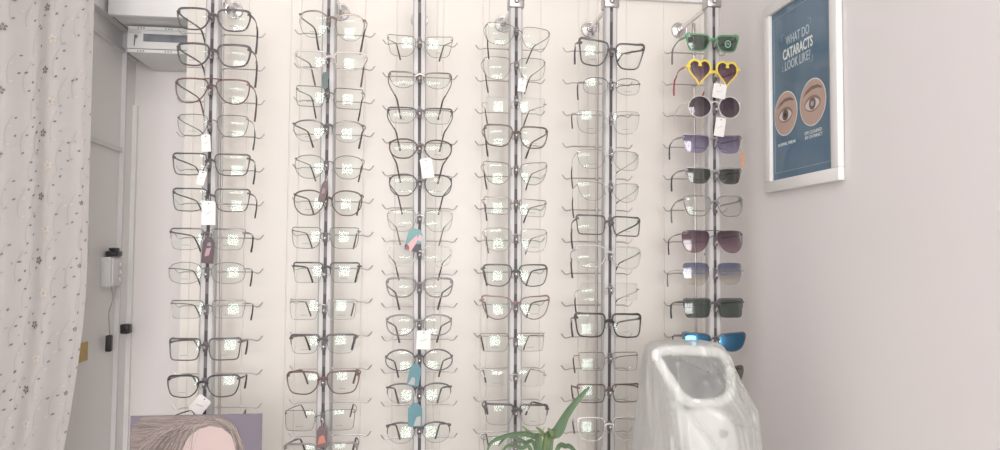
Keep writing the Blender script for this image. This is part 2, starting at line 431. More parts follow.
def rack(R):
    zt = at(R['pt'], R['jy'] - 7, YP).z; zb = ZC - .20
    base = empty('spectacle_rack', (polex(R, zb), YP, zb)); B = base.location
    def P(x, y, z): return Vector((x, y, z)) - B
    # pole: extruded profile with an open slot facing the room
    prof = [(-.0032, -.009), (-.0032, -.012), (-.0105, -.012), (-.0132, -.009), (-.0132, .008), (-.0105, .011), (.0105, .011), (.0132, .008), (.0132, -.009), (.0105, -.012), (.0032, -.012), (.0032, -.009)]
    mb = MB(); n = len(prof)
    for z in (zb, zt):
        for x, y in prof: mb.v.append(tuple(P(polex(R, z) + x, YP + y, z)))
    for i in range(n): mb.f.append((i, (i + 1) % n, (i + 1) % n + n, i + n)); mb.mi.append(0)
    mb.f += [tuple(range(n - 1, -1, -1)), tuple(range(n, 2 * n))]; mb.mi += [0, 0]
    mb.build('pole', alu, base)
    # slot filling strip with paler inserts
    mb = MB(); z = zb; i = 0
    while z < zt - .002:
        z2 = min(z + (.022 if i % 2 else .048), zt - .001)
        x = polex(R, (z + z2) / 2)
        mb.box(x - .0031 - B.x, x + .0031 - B.x, -.0112, -.0091, z - B.z, z2 - B.z, 1 if i % 2 else 0)
        z = z2; i += 1
    mb.build('slot_strip', [slot_m, slot2_m], base, smooth=False)
    # clamp at the head, arm, disc
    zj = at(R['pt'], R['jy'], YP).z; xj = polex(R, zj)
    mb = MB(); mb.box(xj - .016 - B.x, xj + .016 - B.x, -.0165, .0155, zj - .012 - B.z, zj + .012 - B.z, bev=.003)
    mb.ball(P(xj, YP - .017, zj), .005, .004, .005)
    mb.build('clamp', rodm, base)
    dc = at(*R['disc'], YW - .004)
    MB().lathe([(.0195, -.004), (.0195, -.0015), (.0185, -.0005), (.0165, -.001), (.0075, .003), (.0065, .010), (.0045, .011)], P(dc.x, YW - .004, dc.z), 'Y', 28).build('wall_disc', chrome, base)
    a0 = P(dc.x, YW - .010, dc.z); a1 = P(xj, YP + .014, zj - .001)
    MB().tube([a0, a1], .0052, 12).build('arm', chrome, base)
    # thin rod behind, hung from the arm
    r0, r1 = at(R['rod'][0], 10, YB), at(R['rod'][1], 440, YB)
    tt = (YB + .0 - B.y - a0.y) / (a1.y - a0.y); hz = (a0 + (a1 - a0) * tt).z + B.z
    def rx(z): return r0.x + (r1.x - r0.x) * (z - r0.z) / (r1.z - r0.z)
    mb = MB(); mb.tube([P(rx(hz), YB, hz - .004), P(rx(zb), YB, zb)], .0030, 8)
    mb.tube([P(rx(hz), YB, hz - .002), P(rx(hz - .02), YB, hz - .022)], .0042, 10)
    mb.build('rear_rod', rodm, base)
    # lower bracket below the picture
    zl = zb + .03
    mb = MB().tube([P(rx(zl), YW, zl), P(polex(R, zl), YP + .012, zl)], .0042, 10)
    mb.lathe([(.0195, -.004), (.0195, 0), (.009, .005)], P(rx(zl), YW - .004, zl), 'Y', 20)
    mb.build('lower_bracket', chrome, base)
    # rear bars with upturned hooks
    R['barz'] = []
    xa, xb = at(R['barx'][0], 200, YB).x, at(R['barx'][1], 200, YB).x
    half = (xb - xa) / 2
    xm = (R['barx'][0] + R['barx'][1]) / 2
    for y in lin(*R['bars']):
        z = at(xm, y, YB).z; cx = rx(z) * .75 + .25 * (xa + xb) / 2
        R['barz'].append(z)
        yb = YB - .004
        h = half
        pts = [P(cx - h, yb, z + .007), P(cx - h + .006, yb, z - .001), P(cx - h + .011, yb, z - .0028), P(cx - h + .020, yb, z)]
        pts = pts + [P(cx + h - .020, yb, z), P(cx + h - .011, yb, z - .0028), P(cx + h - .006, yb, z - .001), P(cx + h, yb, z + .007)]
        mb = MB().tube(pts, .0013, 8)
        mb.box(rx(z) - B.x - .0045, rx(z) - B.x + .0045, yb - B.y - .002, YB - B.y + .002, z - B.z - .002, z - B.z + .003, bev=.001)
        mb.build('rear_bar', rodm, base)
    R['pegz'] = []
    for y in lin(*R['pegs']):
        z = at(R['pt'] + (R['pb'] - R['pt']) * y / 440, y, YF + .01).z
        R['pegz'].append(z); x = polex(R, z)
        mb = MB().box(x - B.x - .0042, x - B.x + .0042, -.0165, -.0118, z - B.z - .009, z - B.z + .010, 1, bev=.001)
        mb.tube([P(x, YP - .016, z), P(x, YF + .014, z - .001)], .0018, 8, 1)
        mb.ball(P(x, YF + .012, z - .001), .0032, .0032, .0032, 12, 8)
        mb.build('nose_peg', [chrome, slot2_m], base)
    tag(base, {'leftmost rack': 'leftmost tall aluminium rack pole holding a column of eyeglasses',
        'second rack from the left': 'aluminium rack pole holding eyeglasses, second from the left',
        'third rack from the left': 'aluminium rack pole holding eyeglasses, third from the left',
        'fourth rack from the left': 'aluminium rack pole with a chrome cap, fourth from the left',
        'fifth rack from the left': 'aluminium rack pole with slanted chrome arm, fifth from the left',
        'sunglasses rack by the right wall': 'rack pole in the corner by the right wall holding sunglasses'}[R['n']], 'rack', 'spectacle racks in front of the fluted panel')
for R in RACKS: rack(R)

# ------------------------------------------------------------------ spectacles
FC = {  # frame colours
 'black': ((.045, .042, .046), .3, 0), 'charcoal': ((.105, .095, .102), .32, 0), 'plum': ((.105, .088, .095), .32, 0), 'brown': ((.12, .075, .06), .32, 0),
 'redbrown': ((.16, .085, .08), .32, 0), 'tortoise': ((.15, .11, .09), .3, 0), 'smoke': ((.30, .28, .285), .25, 0), 'rose': ((.27, .18, .18), .3, 0),
 'gunmetal': ((.20, .19, .20), .3, .8), 'silver': ((.55, .54, .53), .25, .9), 'bronze': ((.30, .24, .21), .3, .8), 'pale': ((.62, .60, .59), .2, 0),
 'clear': ((.78, .74, .72), .12, 0), 'pink': ((.76, .68, .66), .15, 0), 'green': ((.13, .31, .17), .35, 0), 'yellow': ((.80, .62, .10), .35, 0),
 'white': ((.75, .73, .72), .3, 0), 'red': ((.50, .13, .14), .35, 0), 'grey': ((.33, .32, .33), .35, .3)}
def fm(c):
    col, r, m = FC[c]
    if c in ('clear', 'pink', 'pale'): return mat('acetate_' + c, col, r, m, alpha=.30)
    if c == 'smoke': return mat('acetate_' + c, col, r, m, alpha=.25)
    if c == 'tortoise': return mat('acetate_' + c, col, r, m, noise=.6, nscale=160)
    return mat('frame_' + c, col, r, m)
LENS = {
 'clear': lambda: lens_mat('lens_clear', (.992, .996, .992), add=.0),
 'green': lambda: lens_mat('lens_green', (.38, .44, .41), add=.03, gloss=(1, 1, 1)),
 'purple': lambda: lens_mat('lens_purple_fade', (.40, .30, .37), (.80, .68, .72), add=.03, gloss=(1, 1, 1), half=.021),
 'violet': lambda: lens_mat('lens_violet_fade', (.52, .48, .62), (.74, .73, .88), add=.03, gloss=(1, 1, 1), half=.018),
 'mauve': lambda: lens_mat('lens_mauve_fade', (.42, .33, .38), (.68, .56, .62), add=.03, gloss=(1, 1, 1), half=.018),
 'darkround': lambda: lens_mat('lens_plum', (.34, .29, .33), (.50, .44, .49), add=.03, gloss=(1, 1, 1)),
 'bluefade': lambda: lens_mat('lens_blue_fade', (.52, .55, .68), (.96, .94, .88), add=.03, gloss=(1, 1, 1), half=.015),
 'mirror': lambda: lens_mat('lens_blue_mirror', (.16, .24, .34), add=.38, gloss=(.12, .34, .56)),
 'g15': lambda: lens_mat('lens_grey_green', (.40, .42, .40), add=.03, gloss=(1, 1, 1))}

CTRL = {   # lens outlines: (h, v), h = -1 at the nose, +1 at the temple
 'soft': [(-1, .42), (-.86, .88), (-.3, 1), (.4, 1), (.88, .93), (1, .55), (.94, -.15), (.70, -.80), (.15, -1), (-.42, -.96), (-.78, -.58), (-.96, -.05)],
 'square': [(-1, .5), (-.9, .94), (-.4, 1), (.5, 1), (.94, .97), (1, .6), (.93, -.38), (.76, -.88), (.3, -1), (-.33, -1), (-.74, -.80), (-.93, -.2)],
 'rect': [(-1, .4), (-.92, .92), (-.5, 1), (.6, 1), (.97, .96), (1, .45), (.94, -.55), (.80, -.94), (.3, -1), (-.5, -1), (-.82, -.84), (-.95, -.25)],
 'wayfarer': [(-1, .35), (-.88, .84), (-.35, .96), (.45, 1.0), (.95, 1.03), (1, .66), (.87, -.28), (.68, -.84), (.2, -1), (-.4, -.98), (-.75, -.65), (-.94, -.1)],
 'round': [(-1, .15), (-.85, .72), (-.35, 1), (.32, 1), (.84, .78), (1, .25), (.88, -.42), (.5, -.89), (0, -1), (-.5, -.88), (-.87, -.38)],
 'cat': [(-1, .25), (-.82, .75), (-.3, .93), (.4, .99), (.9, 1.03), (1, .72), (.89, 0), (.6, -.68), (.05, -1), (-.5, -.85), (-.88, -.3)],
 'aviator': [(-1, .45), (-.86, .9), (-.3, 1), (.5, 1), (.93, .86), (1, .4), (.92, -.3), (.6, -.86), (.1, -1), (-.42, -.8), (-.80, -.25)],
 'oval': [(-1, .1), (-.85, .7), (-.4, .98), (.3, 1), (.85, .72), (1, .1), (.85, -.68), (.4, -.97), (-.3, -1), (-.82, -.66)],
 'circle': [(math.cos(2 * math.pi * q / 12), math.sin(2 * math.pi * q / 12)) for q in range(12, 0, -1)]}
def outline(shape, lw, lh, side, n=56):
    """lens outline about its own centre; side +1 = right-hand lens (temple side at +x)"""
    if shape in CTRL:
        pts = sub([(h, v, 0) for h, v in CTRL[shape]], 5, True)[::-1]
        mx = max(abs(p.x) for p in pts); tz, bz = max(p.y for p in pts), min(p.y for p in pts)
        return [(p.x / mx * lw / 2 * side, ((p.y - bz) / (tz - bz) - .5) * lh) for p in (pts if side > 0 else pts[::-1])]
    out = []
    for i in range(n):
        t_ = 2 * math.pi * i / n; c, s_ = math.cos(t_), math.sin(t_)
        if shape == 'heart':
            x = 16 * math.sin(t_) ** 3 / 17.0 * lw / 2
            z = (13 * math.cos(t_) - 5 * math.cos(2 * t_) - 2 * math.cos(3 * t_) - math.cos(4 * t_) + 2.5) / 14.6 * lh / 2
            out.append((x, z)); continue
    if side < 0 or shape == 'heart': pass
    return out

PROD = []
def glasses(ri, row, yt, yb, xl, xr, shape, rim, color, thick, desc, temple=None, lens='clear', hang=0, roll=0.0, yaw=0.0, tip=None, sun=False, brow=None, double=False, bow=0.0):
    R = RACKS[ri]
    cpx, cpy = (xl + xr) / 2, (yt + yb) / 2
    A = at(xl, cpy, YF); B_ = at(xr, cpy, YF); T = at(cpx, yt, YF); Bo = at(cpx, yb, YF)
    W = (B_.x - A.x) * .985; Hh = T.z - Bo.z
    C = Vector(((A.x + B_.x) / 2, YF, (T.z + Bo.z) / 2))
    g = empty('sunglasses' if sun else 'eyeglasses', C)
    fmx = fm(color); tmx = fm(temple or color)
    th = thick / 1000.0 * (1.42 if thick > 1.5 else 1.15) if shape != 'heart' else thick / 1000.0                      # rim thickness
    gap = .0150 if thick > 1.5 else .0165
    ep = .0018 if rim != 'none' else .004
    lw = (W - gap - 2 * ep - 2 * th) / 2; lh = Hh - 2 * th
    if shape == 'heart': lw = (W - .010 - 4 * th) / 2; gap = .010 ; ep = .0
    lcx = gap / 2 + lw / 2 + th * (.5 if rim == 'full' else .2)
    zs = 0
    def wrap(x, y=0.0): return y + 1.1 * x * x
    mb = MB(); RL = .15
    for side in (-1, 1):
        ol = outline(shape, lw, lh, side); n = len(ol)
        cx = lcx * side
        # lens: a curved shell 1.6 mm thick, its own centre as origin
        lb = MB(); rings = 5
        yc = wrap(cx)
        def sag(x, z): return (x * x + z * z) / (2 * RL)
        def face(off, flip):
            vs = [(0, off, 0)]
            for r in range(1, rings + 1):
                for (x, z) in ol:
                    a, b_ = x * r / rings, z * r / rings
                    vs.append((a, off + sag(a, b_) + (wrap(cx + a) - yc), b_))
            fs = []
            for i in range(n): fs.append((0, 1 + i, 1 + (i + 1) % n))
            for r in range(rings - 1):
                for i in range(n):
                    p, q_ = 1 + r * n + i, 1 + r * n + (i + 1) % n; fs.append((p, p + n, q_ + n, q_))
            if (side > 0) != flip: fs = [tuple(reversed(f)) for f in fs]
            return vs, fs
        v1, f1 = face(-.0012, False); v2, f2 = face(.0004, True)
        lb.add(v1, f1); lb.add(v2, f2)
        m1 = len(v1); last = 1 + (rings - 1) * n
        ef = [(last + i, last + (i + 1) % n, m1 + last + (i + 1) % n, m1 + last + i) for i in range(n)]
        lb.f += ef; lb.mi += [0] * n
        lo = lb.build('lens', LENS[lens](), g); lo.location = (cx, yc, zs)
        if not sun and ri < 6 and (ri + row + (side > 0)) % 3 != 0:
            mk = MB(); xk = -.007
            for q_ in range(6):
                wd = random.uniform(.0008, .0026)
                zq = -lh * .30; mk.box(xk, xk + wd, sag(xk, zq) - .0016, sag(xk, zq) - .0013, zq, zq + .0011); xk += wd + .0006
            mk.build('lens_marking', mat('lens_ink', (.32, .32, .33), .6), lo)
        # rim
        def P3(x, z, dy=0): return (cx + x, wrap(cx + x) + sag(x, z) * .8 + dy, zs + z)
        depth = max(.0020, min(th * 1.1, .0042))
        def sweep(idx, tfun, closed, mbx, dp=depth):
            sec = [(1, 0), (.75, .75), (0, 1), (-.75, .75), (-1, 0), (-.75, -.75), (0, -1), (.75, -.75)]
            base0 = len(mbx.v); m = len(idx)
            for j, i in enumerate(idx):
                x, z = ol[i]; x2, z2 = ol[(i + 1) % n]; x0_, z0_ = ol[i - 1]
                tx, tz = x2 - x0_, z2 - z0_; l_ = math.hypot(tx, tz) or 1
                nx, nz = tz / l_, -tx / l_
                if nx * x + nz * z < 0: nx, nz = -nx, -nz
                tt = tfun(x, z)
                for (a, b_) in sec:
                    q_ = tt / 2 * (1 + a)
                    mbx.v.append(P3(x + nx * q_, z + nz * q_, b_ * dp / 2 - .0006))
            for j in range(m if closed else m - 1):
                k2 = (j + 1) % m
                for s8 in range(8):
                    mbx.f.append((base0 + j * 8 + s8, base0 + j * 8 + (s8 + 1) % 8, base0 + k2 * 8 + (s8 + 1) % 8, base0 + k2 * 8 + s8)); mbx.mi.append(0)
            if not closed:
                mbx.f.append(tuple(base0 + s8 for s8 in range(7, -1, -1))); mbx.f.append(tuple(base0 + (m - 1) * 8 + s8 for s8 in range(8))); mbx.mi += [0, 0]
        allidx = list(range(n))
        if rim == 'full':
            sweep(allidx, lambda x, z: th * (.85 + (.30 * max(0, z / (lh / 2)) + .42 * max(0, side * x / (lw / 2)) ** 2 * max(0, z / (lh / 2)) ** 2) * (1 if thick > 1.5 else .3)), True, mb)
        elif rim == 'half':
            top = [i for i in range(n) if ol[i][1] > -lh * .02]
            k0 = next(i for i in range(n) if ol[i][1] > -lh * .02 and not ol[i - 1][1] > -lh * .02)
            idx = [(k0 + j) % n for j in range(len(top))]
            sweep(idx, lambda x, z: th * (.55 + .6 * max(0, z / (lh / 2))), False, mb)
            wb = MB(); k1 = (k0 + len(top) - 1) % n
            idx2 = [(k1 + j) % n for j in range(n - len(top) + 2)]
            sweep(idx2, lambda x, z: .00075, False, wb, .0011)
            wb.build('lower_rim_wire', fm('gunmetal' if brow is None else brow), g)
        else:
            wb = MB(); sweep(allidx, lambda x, z: .0006, True, wb, .0012)
            wb.build('lens_edge', mat('lens_edge', (.50, .51, .51), .3), g)
    # bridge
    zb_ = lh * .20; xi = gap / 2 + th * .4
    br = max(th * .62, .0009)
    if shape == 'heart': zb_ = lh * .02; br = th * .7
    if rim == 'half' and thick > 1.6: zb_ = lh * .30
    bp = [(-xi - .001, wrap(xi) - .0005, zb_ - .002), (-xi * .55, -.0015, zb_ + .0012), (0, -.002, zb_ + .0022), (xi * .55, -.0015, zb_ + .0012), (xi + .001, wrap(xi) - .0005, zb_ - .002)]
    mb.tube(sub(bp, 3), br, 8)
    if thick > 1.5 and not double and shape != 'heart': mb.tube(sub([(p[0], p[1], p[2] - br * 1.0) for p in bp], 3), br * .8, 8)
    if double: mb.tube([(-xi - lw * .32, wrap(.02), lh * .46 + th * .6), (0, -.001, lh * .5 + th * .7), (xi + lw * .32, wrap(.02), lh * .46 + th * .6)], max(.0009, th * .45), 8)
    # end pieces and temples
    zh = lh * (.36 if shape not in ('circle', 'oval') else .22)
    if shape == 'heart': zh = lh * .25
    if rim == 'none': zh = lh * .15
    xe = W / 2 - .001; ye = wrap(W / 2) + .002
    xs_ = lcx + lw * .5 * .93
    er = max(.0012, min(th * .72, .0032))
    for side in (-1, 1):
        mb.tube([(side * (xs_ - .001), wrap(xs_) + .0005, zh), (side * (xe - .0012), ye - .002, zh), (side * (xe - .0004), ye + .006, zh - .0002)], [er, er, er * .75], 8)
    mb.build('frame_front', fmx, g)
    # rear length from how the temple lies on the bar behind
    tl = .098; tr_ = max(.00095, min(th * .62, .0019))
    Lt = YB - YF + .012
    for side in (-1, 1):
        inn = random.uniform(.008, .012) if ri < 2 else random.uniform(.011, .016)
        dr = 1.35 if (yt < 110 and ri < 2) else 1.0
        pts = [(side * (xe - .0004), ye + .0065, zh), (side * (xe + .0004), ye + .035, zh), (side * (xe - inn * .45), ye + .07, zh - .0005), (side * (xe - inn), ye + tl, zh - .002)]
        tb = MB(); tb.tube(sub(pts, 3), [tr_ * 1.25] * 3 + [tr_] * 7, 8, flat=.55, up=(0, 0, 1)).build('temple', tmx, g)
        t0 = Vector(pts[-1]); back = (Vector(pts[-2]) - t0).normalized() * .014; tips = [t0 + back, t0, t0 + Vector((-side * .002, .012, -.002)), t0 + Vector((-side * .004, .021, -.009)), t0 + Vector((-side * .007, .030, -.020 * dr)), t0 + Vector((-side * .010, .036, -.032 * dr))]
        r2 = max(tr_, .0014)
        TT = tb.v and None
        tn = MB().tube(sub(tips, 3), [tr_ * 1.05] * 3 + [r2] * 9 + [r2 * 1.15] * 4, 8, flat=.62, up=(1, 0, 0))
        tn.build('temple_tip', fm(tip or (temple or color)), g)
    # nose pads
    for side in (-1, 1):
        x_ = gap / 2 - .001 + .0005
        nb = MB(); Rm = Matrix.Rotation(math.radians(22 * side), 3, 'Y') @ Matrix.Rotation(math.radians(-25 * side), 3, 'Z')
        nb.ball((side * (x_ - .0006), .0045, -lh * .06), .0011, .0022, .0048, 8, 6, R=Rm)
        if thick <= 1.6: nb.tube([(side * (x_ + .0014), wrap(xi) + .001, zb_ * .4), (side * (x_ + .0002), .004, -lh * .02)], .0005, 5)
        nb.build('nose_pad', mat('nose_pad', (.72, .70, .68), .25, alpha=.4), g)
    # pitch: the temples lie on the bar just below them, or hang down outside the bars
    zhw = C.z + zs + zh
    if hang: pitch = -math.radians(hang)
    else:
        best = min(R['barz'], key=lambda z: abs(z - zhw - .008))
        pitch = math.atan2(best + .0035 - (zhw - .001), YB - YF - .01)
        pitch = max(math.radians(-9), min(math.radians(12), pitch))
    g.rotation_euler = Euler((pitch, math.radians(roll), math.radians(yaw)), 'XYZ')
    ordn = ['topmost', 'second down', 'third down', 'fourth down', 'fifth down', 'sixth down', 'seventh down', 'eighth down', 'ninth down', 'tenth down', 'eleventh down', 'twelfth down', 'lowest'][row - 1]
    rn = {0: 'leftmost rack', 1: 'second rack from left', 2: 'third rack from left', 3: 'fourth rack from left', 4: 'fifth rack from left', 5: 'rack by right wall'}[ri]
    tag(g, f'{desc}, {ordn} on {rn}', 'sunglasses' if sun else 'eyeglasses', ('sunglasses and glasses' if ri == 5 else 'eyeglasses') + ' on the ' + R['n'])
    return g

G = glasses
# leftmost rack
G(0, 1, 8, 31, 175, 251, 'soft', 'full', 'plum', 2.4, 'thick dark grey rounded square eyeglasses', tip='charcoal')
G(0, 2, 43, 67, 175, 251, 'soft', 'full', 'plum', 2.6, 'bold dark plum rounded eyeglasses')
G(0, 3, 78, 104, 173, 250, 'aviator', 'full', 'redbrown', 1.9, 'red-brown aviator eyeglasses with double bridge', double=True)
G(0, 4, 114, 137, 175, 249, 'soft', 'full', 'gunmetal', 1.2, 'thin gunmetal rounded eyeglasses', tip='charcoal')
G(0, 5, 153, 176, 170, 250, 'square', 'full', 'charcoal', 1.8, 'charcoal square eyeglasses', tip='charcoal')
G(0, 6, 188, 212, 170, 250, 'square', 'full', 'charcoal', 1.6, 'charcoal square eyeglasses above a large white tag')
G(0, 7, 228, 251, 167, 246, 'square', 'half', 'gunmetal', 1.8, 'half-rim dark metal eyeglasses', tip='black')
G(0, 8, 262, 284, 166, 246, 'oval', 'full', 'gunmetal', .9, 'thin grey wire oval eyeglasses', tip='black')
G(0, 9, 300, 319, 168, 246, 'rect', 'half', 'gunmetal', 1.5, 'silver half-rim rectangular eyeglasses', tip='black')
G(0, 10, 338, 361, 167, 241, 'rect', 'full', 'charcoal', 1.9, 'black-topped rectangular eyeglasses')
G(0, 11, 375, 398, 165, 240, 'soft', 'full', 'black', 1.9, 'black rounded rectangular eyeglasses')
G(0, 12, 416, 439, 165, 238, 'rect', 'full', 'charcoal', 1.6, 'dark eyeglasses half hidden by portrait card')
# second rack
G(1, 1, 12, 40, 297, 366, 'round', 'half', 'bronze', 2.0, 'brown browline eyeglasses', roll=3, tip='charcoal')
G(1, 2, 51, 70, 293, 367, 'soft', 'full', 'pink', 2.0, 'pale pink transparent eyeglasses', tip='bronze')
G(1, 3, 87, 108, 294, 364, 'rect', 'full', 'gunmetal', 1.4, 'thin dark grey rectangular eyeglasses', roll=2, tip='black')
G(1, 4, 120, 143, 291, 365, 'round', 'half', 'gunmetal', 2.0, 'grey browline rounded eyeglasses', tip='charcoal')
G(1, 5, 155, 179, 293, 364, 'round', 'full', 'gunmetal', 1.2, 'round dark metal eyeglasses', tip='charcoal')
G(1, 6, 190, 216, 292, 363, 'round', 'full', 'brown', 1.7, 'round dark brown eyeglasses beside a brown tag')
G(1, 7, 227, 249, 290, 360, 'square', 'full', 'gunmetal', 1.3, 'grey metal square eyeglasses', tip='charcoal')
G(1, 8, 262, 284, 291, 361, 'rect', 'half', 'charcoal', 1.9, 'dark half-rim rectangular eyeglasses', tip='black')
G(1, 9, 299, 320, 288, 357, 'rect', 'full', 'silver', 1.0, 'thin silver rectangular eyeglasses', tip='bronze')
G(1, 10, 334, 355, 288, 357, 'square', 'half', 'charcoal', 2.2, 'black browline eyeglasses', tip='black')
G(1, 11, 371, 395, 285, 360, 'soft', 'full', 'redbrown', 2.1, 'dark brown to red rounded eyeglasses')
G(1, 12, 410, 431, 283, 356, 'rect', 'full', 'gunmetal', 1.0, 'thin grey wire rectangular eyeglasses', tip='bronze')
G(1, 13, 443, 466, 282, 358, 'soft', 'full', 'smoke', 2.4, 'thick smoky brown eyeglasses cut by frame', tip='brown')
# third rack
G(2, 1, 35.5, 57, 386, 454, 'wayfarer', 'full', 'bronze', 1.1, 'thin bronze trapezoid eyeglasses', tip='brown')
G(2, 2, 70, 90, 387, 453, 'cat', 'half', 'bronze', 1.9, 'half-rim brown cat-eye eyeglasses', hang=13, tip='brown')
G(2, 3, 106, 125, 386, 454, 'wayfarer', 'half', 'charcoal', 1.8, 'half-rim dark eyeglasses', hang=12, tip='charcoal')
G(2, 4, 138, 160, 388, 453, 'round', 'full', 'brown', 1.9, 'dark brown rounded eyeglasses with white tag', hang=14, roll=1)
G(2, 5, 173, 197, 388, 453, 'round', 'full', 'charcoal', 1.7, 'charcoal rounded eyeglasses', hang=13)
G(2, 6, 209, 232, 386, 454, 'soft', 'full', 'silver', 1.0, 'thin pale wire eyeglasses above coloured tag', hang=12, tip='smoke')
G(2, 7, 245, 267, 386, 453, 'soft', 'full', 'clear', 1.6, 'clear transparent eyeglasses', hang=13, tip='charcoal')
G(2, 8, 277, 298, 385, 454, 'soft', 'full', 'smoke', 2.3, 'smoky grey transparent eyeglasses', hang=13, tip='gunmetal')
G(2, 9, 314, 336, 385, 453, 'round', 'full', 'smoke', 2.0, 'smoky grey rounded eyeglasses above white tag', hang=12, tip='gunmetal')
G(2, 10, 349, 371, 384, 454, 'circle', 'full', 'charcoal', 1.8, 'dark grey round eyeglasses', hang=12)
G(2, 11, 383, 404, 385, 453, 'round', 'half', 'charcoal', 2.0, 'browline round eyeglasses above teal tag', hang=10, tip='gunmetal')
G(2, 12, 422, 444, 385, 452, 'round', 'half', 'charcoal', 2.0, 'dark browline eyeglasses', hang=10)
# fourth rack
G(3, 1, 25, 47, 484, 551, 'soft', 'full', 'gunmetal', .9, 'thin tilted wire eyeglasses', roll=5, tip='charcoal')
G(3, 2, 57, 80, 482, 547, 'soft', 'full', 'bronze', 1.0, 'thin bronze wire eyeglasses with small tag', tip='charcoal')
G(3, 3, 97, 114, 483, 548, 'rect', 'none', 'silver', 1.2, 'rimless silver eyeglasses', tip='bronze')
G(3, 4, 125, 148, 483, 549, 'soft', 'full', 'tortoise', 2.0, 'mottled tortoise eyeglasses', roll=2, tip='charcoal')
G(3, 5, 161, 185, 482, 549, 'cat', 'full', 'bronze', 1.4, 'rounded brown-grey eyeglasses', tip='charcoal')
G(3, 6, 198, 216, 482, 548, 'rect', 'half', 'bronze', 1.5, 'narrow half-rim bronze eyeglasses', roll=3, tip='charcoal')
G(3, 7, 228, 252, 483, 549, 'soft', 'full', 'silver', .9, 'thin silver wire eyeglasses', tip='smoke', roll=1)
G(3, 8, 264, 287, 482, 549, 'soft', 'full', 'charcoal', 1.8, 'bold black-grey square eyeglasses', tip='charcoal')
G(3, 9, 295, 320, 481, 551, 'cat', 'full', 'rose', 1.8, 'rose brown cat-eye eyeglasses', tip='charcoal')
G(3, 10, 333, 352, 479, 546, 'rect', 'half', 'bronze', 1.4, 'slim half-rim bronze eyeglasses', tip='brown')
G(3, 11, 370, 387, 481, 548, 'rect', 'none', 'silver', 1.1, 'rimless eyeglasses with silver bridge', tip='charcoal')
G(3, 12, 404, 427, 483, 550, 'square', 'half', 'charcoal', 2.6, 'thick dark browline eyeglasses', roll=2, tip='charcoal')
G(3, 13, 436, 456, 482, 549, 'rect', 'half', 'gunmetal', 1.4, 'thin half-rim eyeglasses behind plant', tip='charcoal')
# fifth rack
G(4, 1, 41, 68, 578, 645, 'wayfarer', 'full', 'charcoal', 2.5, 'bold dark grey square eyeglasses', roll=4, tip='gunmetal')
G(4, 2, 78, 95, 582, 642, 'oval', 'half', 'gunmetal', 1.3, 'small half-rim oval eyeglasses', tip='charcoal')
G(4, 3, 111, 134, 576, 641, 'soft', 'full', 'silver', .9, 'thin pale gold wire eyeglasses', tip='bronze')
G(4, 4, 149, 170, 577, 641, 'soft', 'full', 'silver', 1.0, 'thin silver wire eyeglasses', hang=12, tip='charcoal', roll=2)
G(4, 5, 181, 202, 577, 641, 'cat', 'full', 'silver', .9, 'faint thin wire cat-eye eyeglasses', hang=12, tip='charcoal', roll=2)
G(4, 6, 215, 236, 576, 642, 'rect', 'full', 'charcoal', 2.0, 'black rectangular eyeglasses', hang=11, roll=2)
G(4, 7, 245, 269, 575, 643, 'soft', 'full', 'pale', 2.0, 'pale transparent eyeglasses', hang=12, tip='charcoal', roll=2)
G(4, 8, 282, 301, 579, 641, 'rect', 'none', 'silver', 1.2, 'rimless silver eyeglasses with black tips', hang=13, tip='black')
G(4, 9, 313, 338, 575, 643, 'square', 'full', 'black', 2.4, 'thick black square eyeglasses', hang=8, roll=1, temple='grey', tip='charcoal')
G(4, 10, 352, 371, 578, 640, 'rect', 'half', 'bronze', 1.3, 'narrow bronze half-rim eyeglasses', hang=9, tip='charcoal')
G(4, 11, 384, 403, 577, 641, 'rect', 'full', 'brown', 1.7, 'dark brown rectangular eyeglasses', hang=6)
G(4, 12, 417, 441, 577, 641, 'soft', 'full', 'clear', 1.7, 'clear eyeglasses partly behind plastic cover', hang=9, tip='bronze')
# sunglasses rack
s1 = G(5, 1, 34, 52, 686, 740, 'wayfarer', 'full', 'green', 2.4, 'green framed sunglasses with lens sticker', lens='green', sun=True, tip='grey')
G(5, 2, 60, 87, 686, 741, 'heart', 'full', 'yellow', 4.4, 'yellow heart-shaped sunglasses with red temples', lens='purple', temple='red', sun=True, roll=2)
G(5, 3, 96, 118, 688, 742, 'circle', 'full', 'white', 1.45, 'round plum sunglasses with white rims', lens='darkround', sun=True)
G(5, 4, 134, 154, 682, 744, 'wayfarer', 'half', 'grey', 1.8, 'violet sunglasses', lens='violet', sun=True, tip='charcoal')
G(5, 5, 167, 185, 685, 744, 'wayfarer', 'half', 'grey', 2.0, 'grey-green sunglasses with metal brow', lens='g15', sun=True, tip='charcoal')
G(5, 6, 195, 217, 684, 745, 'soft', 'full', 'smoke', 1.9, 'smoky grey clear-lens glasses', tip='grey')
G(5, 7, 230, 253, 682, 745, 'aviator', 'full', 'charcoal', 1.4, 'plum double-bridge aviator sunglasses', lens='mauve', sun=True, double=True)
G(5, 8, 262, 286, 681, 746, 'soft', 'none', 'silver', 1.1, 'rimless sunglasses fading blue to clear', lens='bluefade', sun=True)
G(5, 9, 298, 319, 683, 746, 'rect', 'half', 'charcoal', 2.1, 'dark green sunglasses with black brow', lens='green', sun=True)
G(5, 10, 332, 352, 683, 747, 'cat', 'full', 'charcoal', 1.6, 'blue mirrored sunglasses', lens='mirror', sun=True, yaw=-4)
G(5, 11, 366, 387, 683, 746, 'cat', 'full', 'brown', 1.8, 'dark sunglasses mostly behind plastic cover', lens='g15', sun=True)
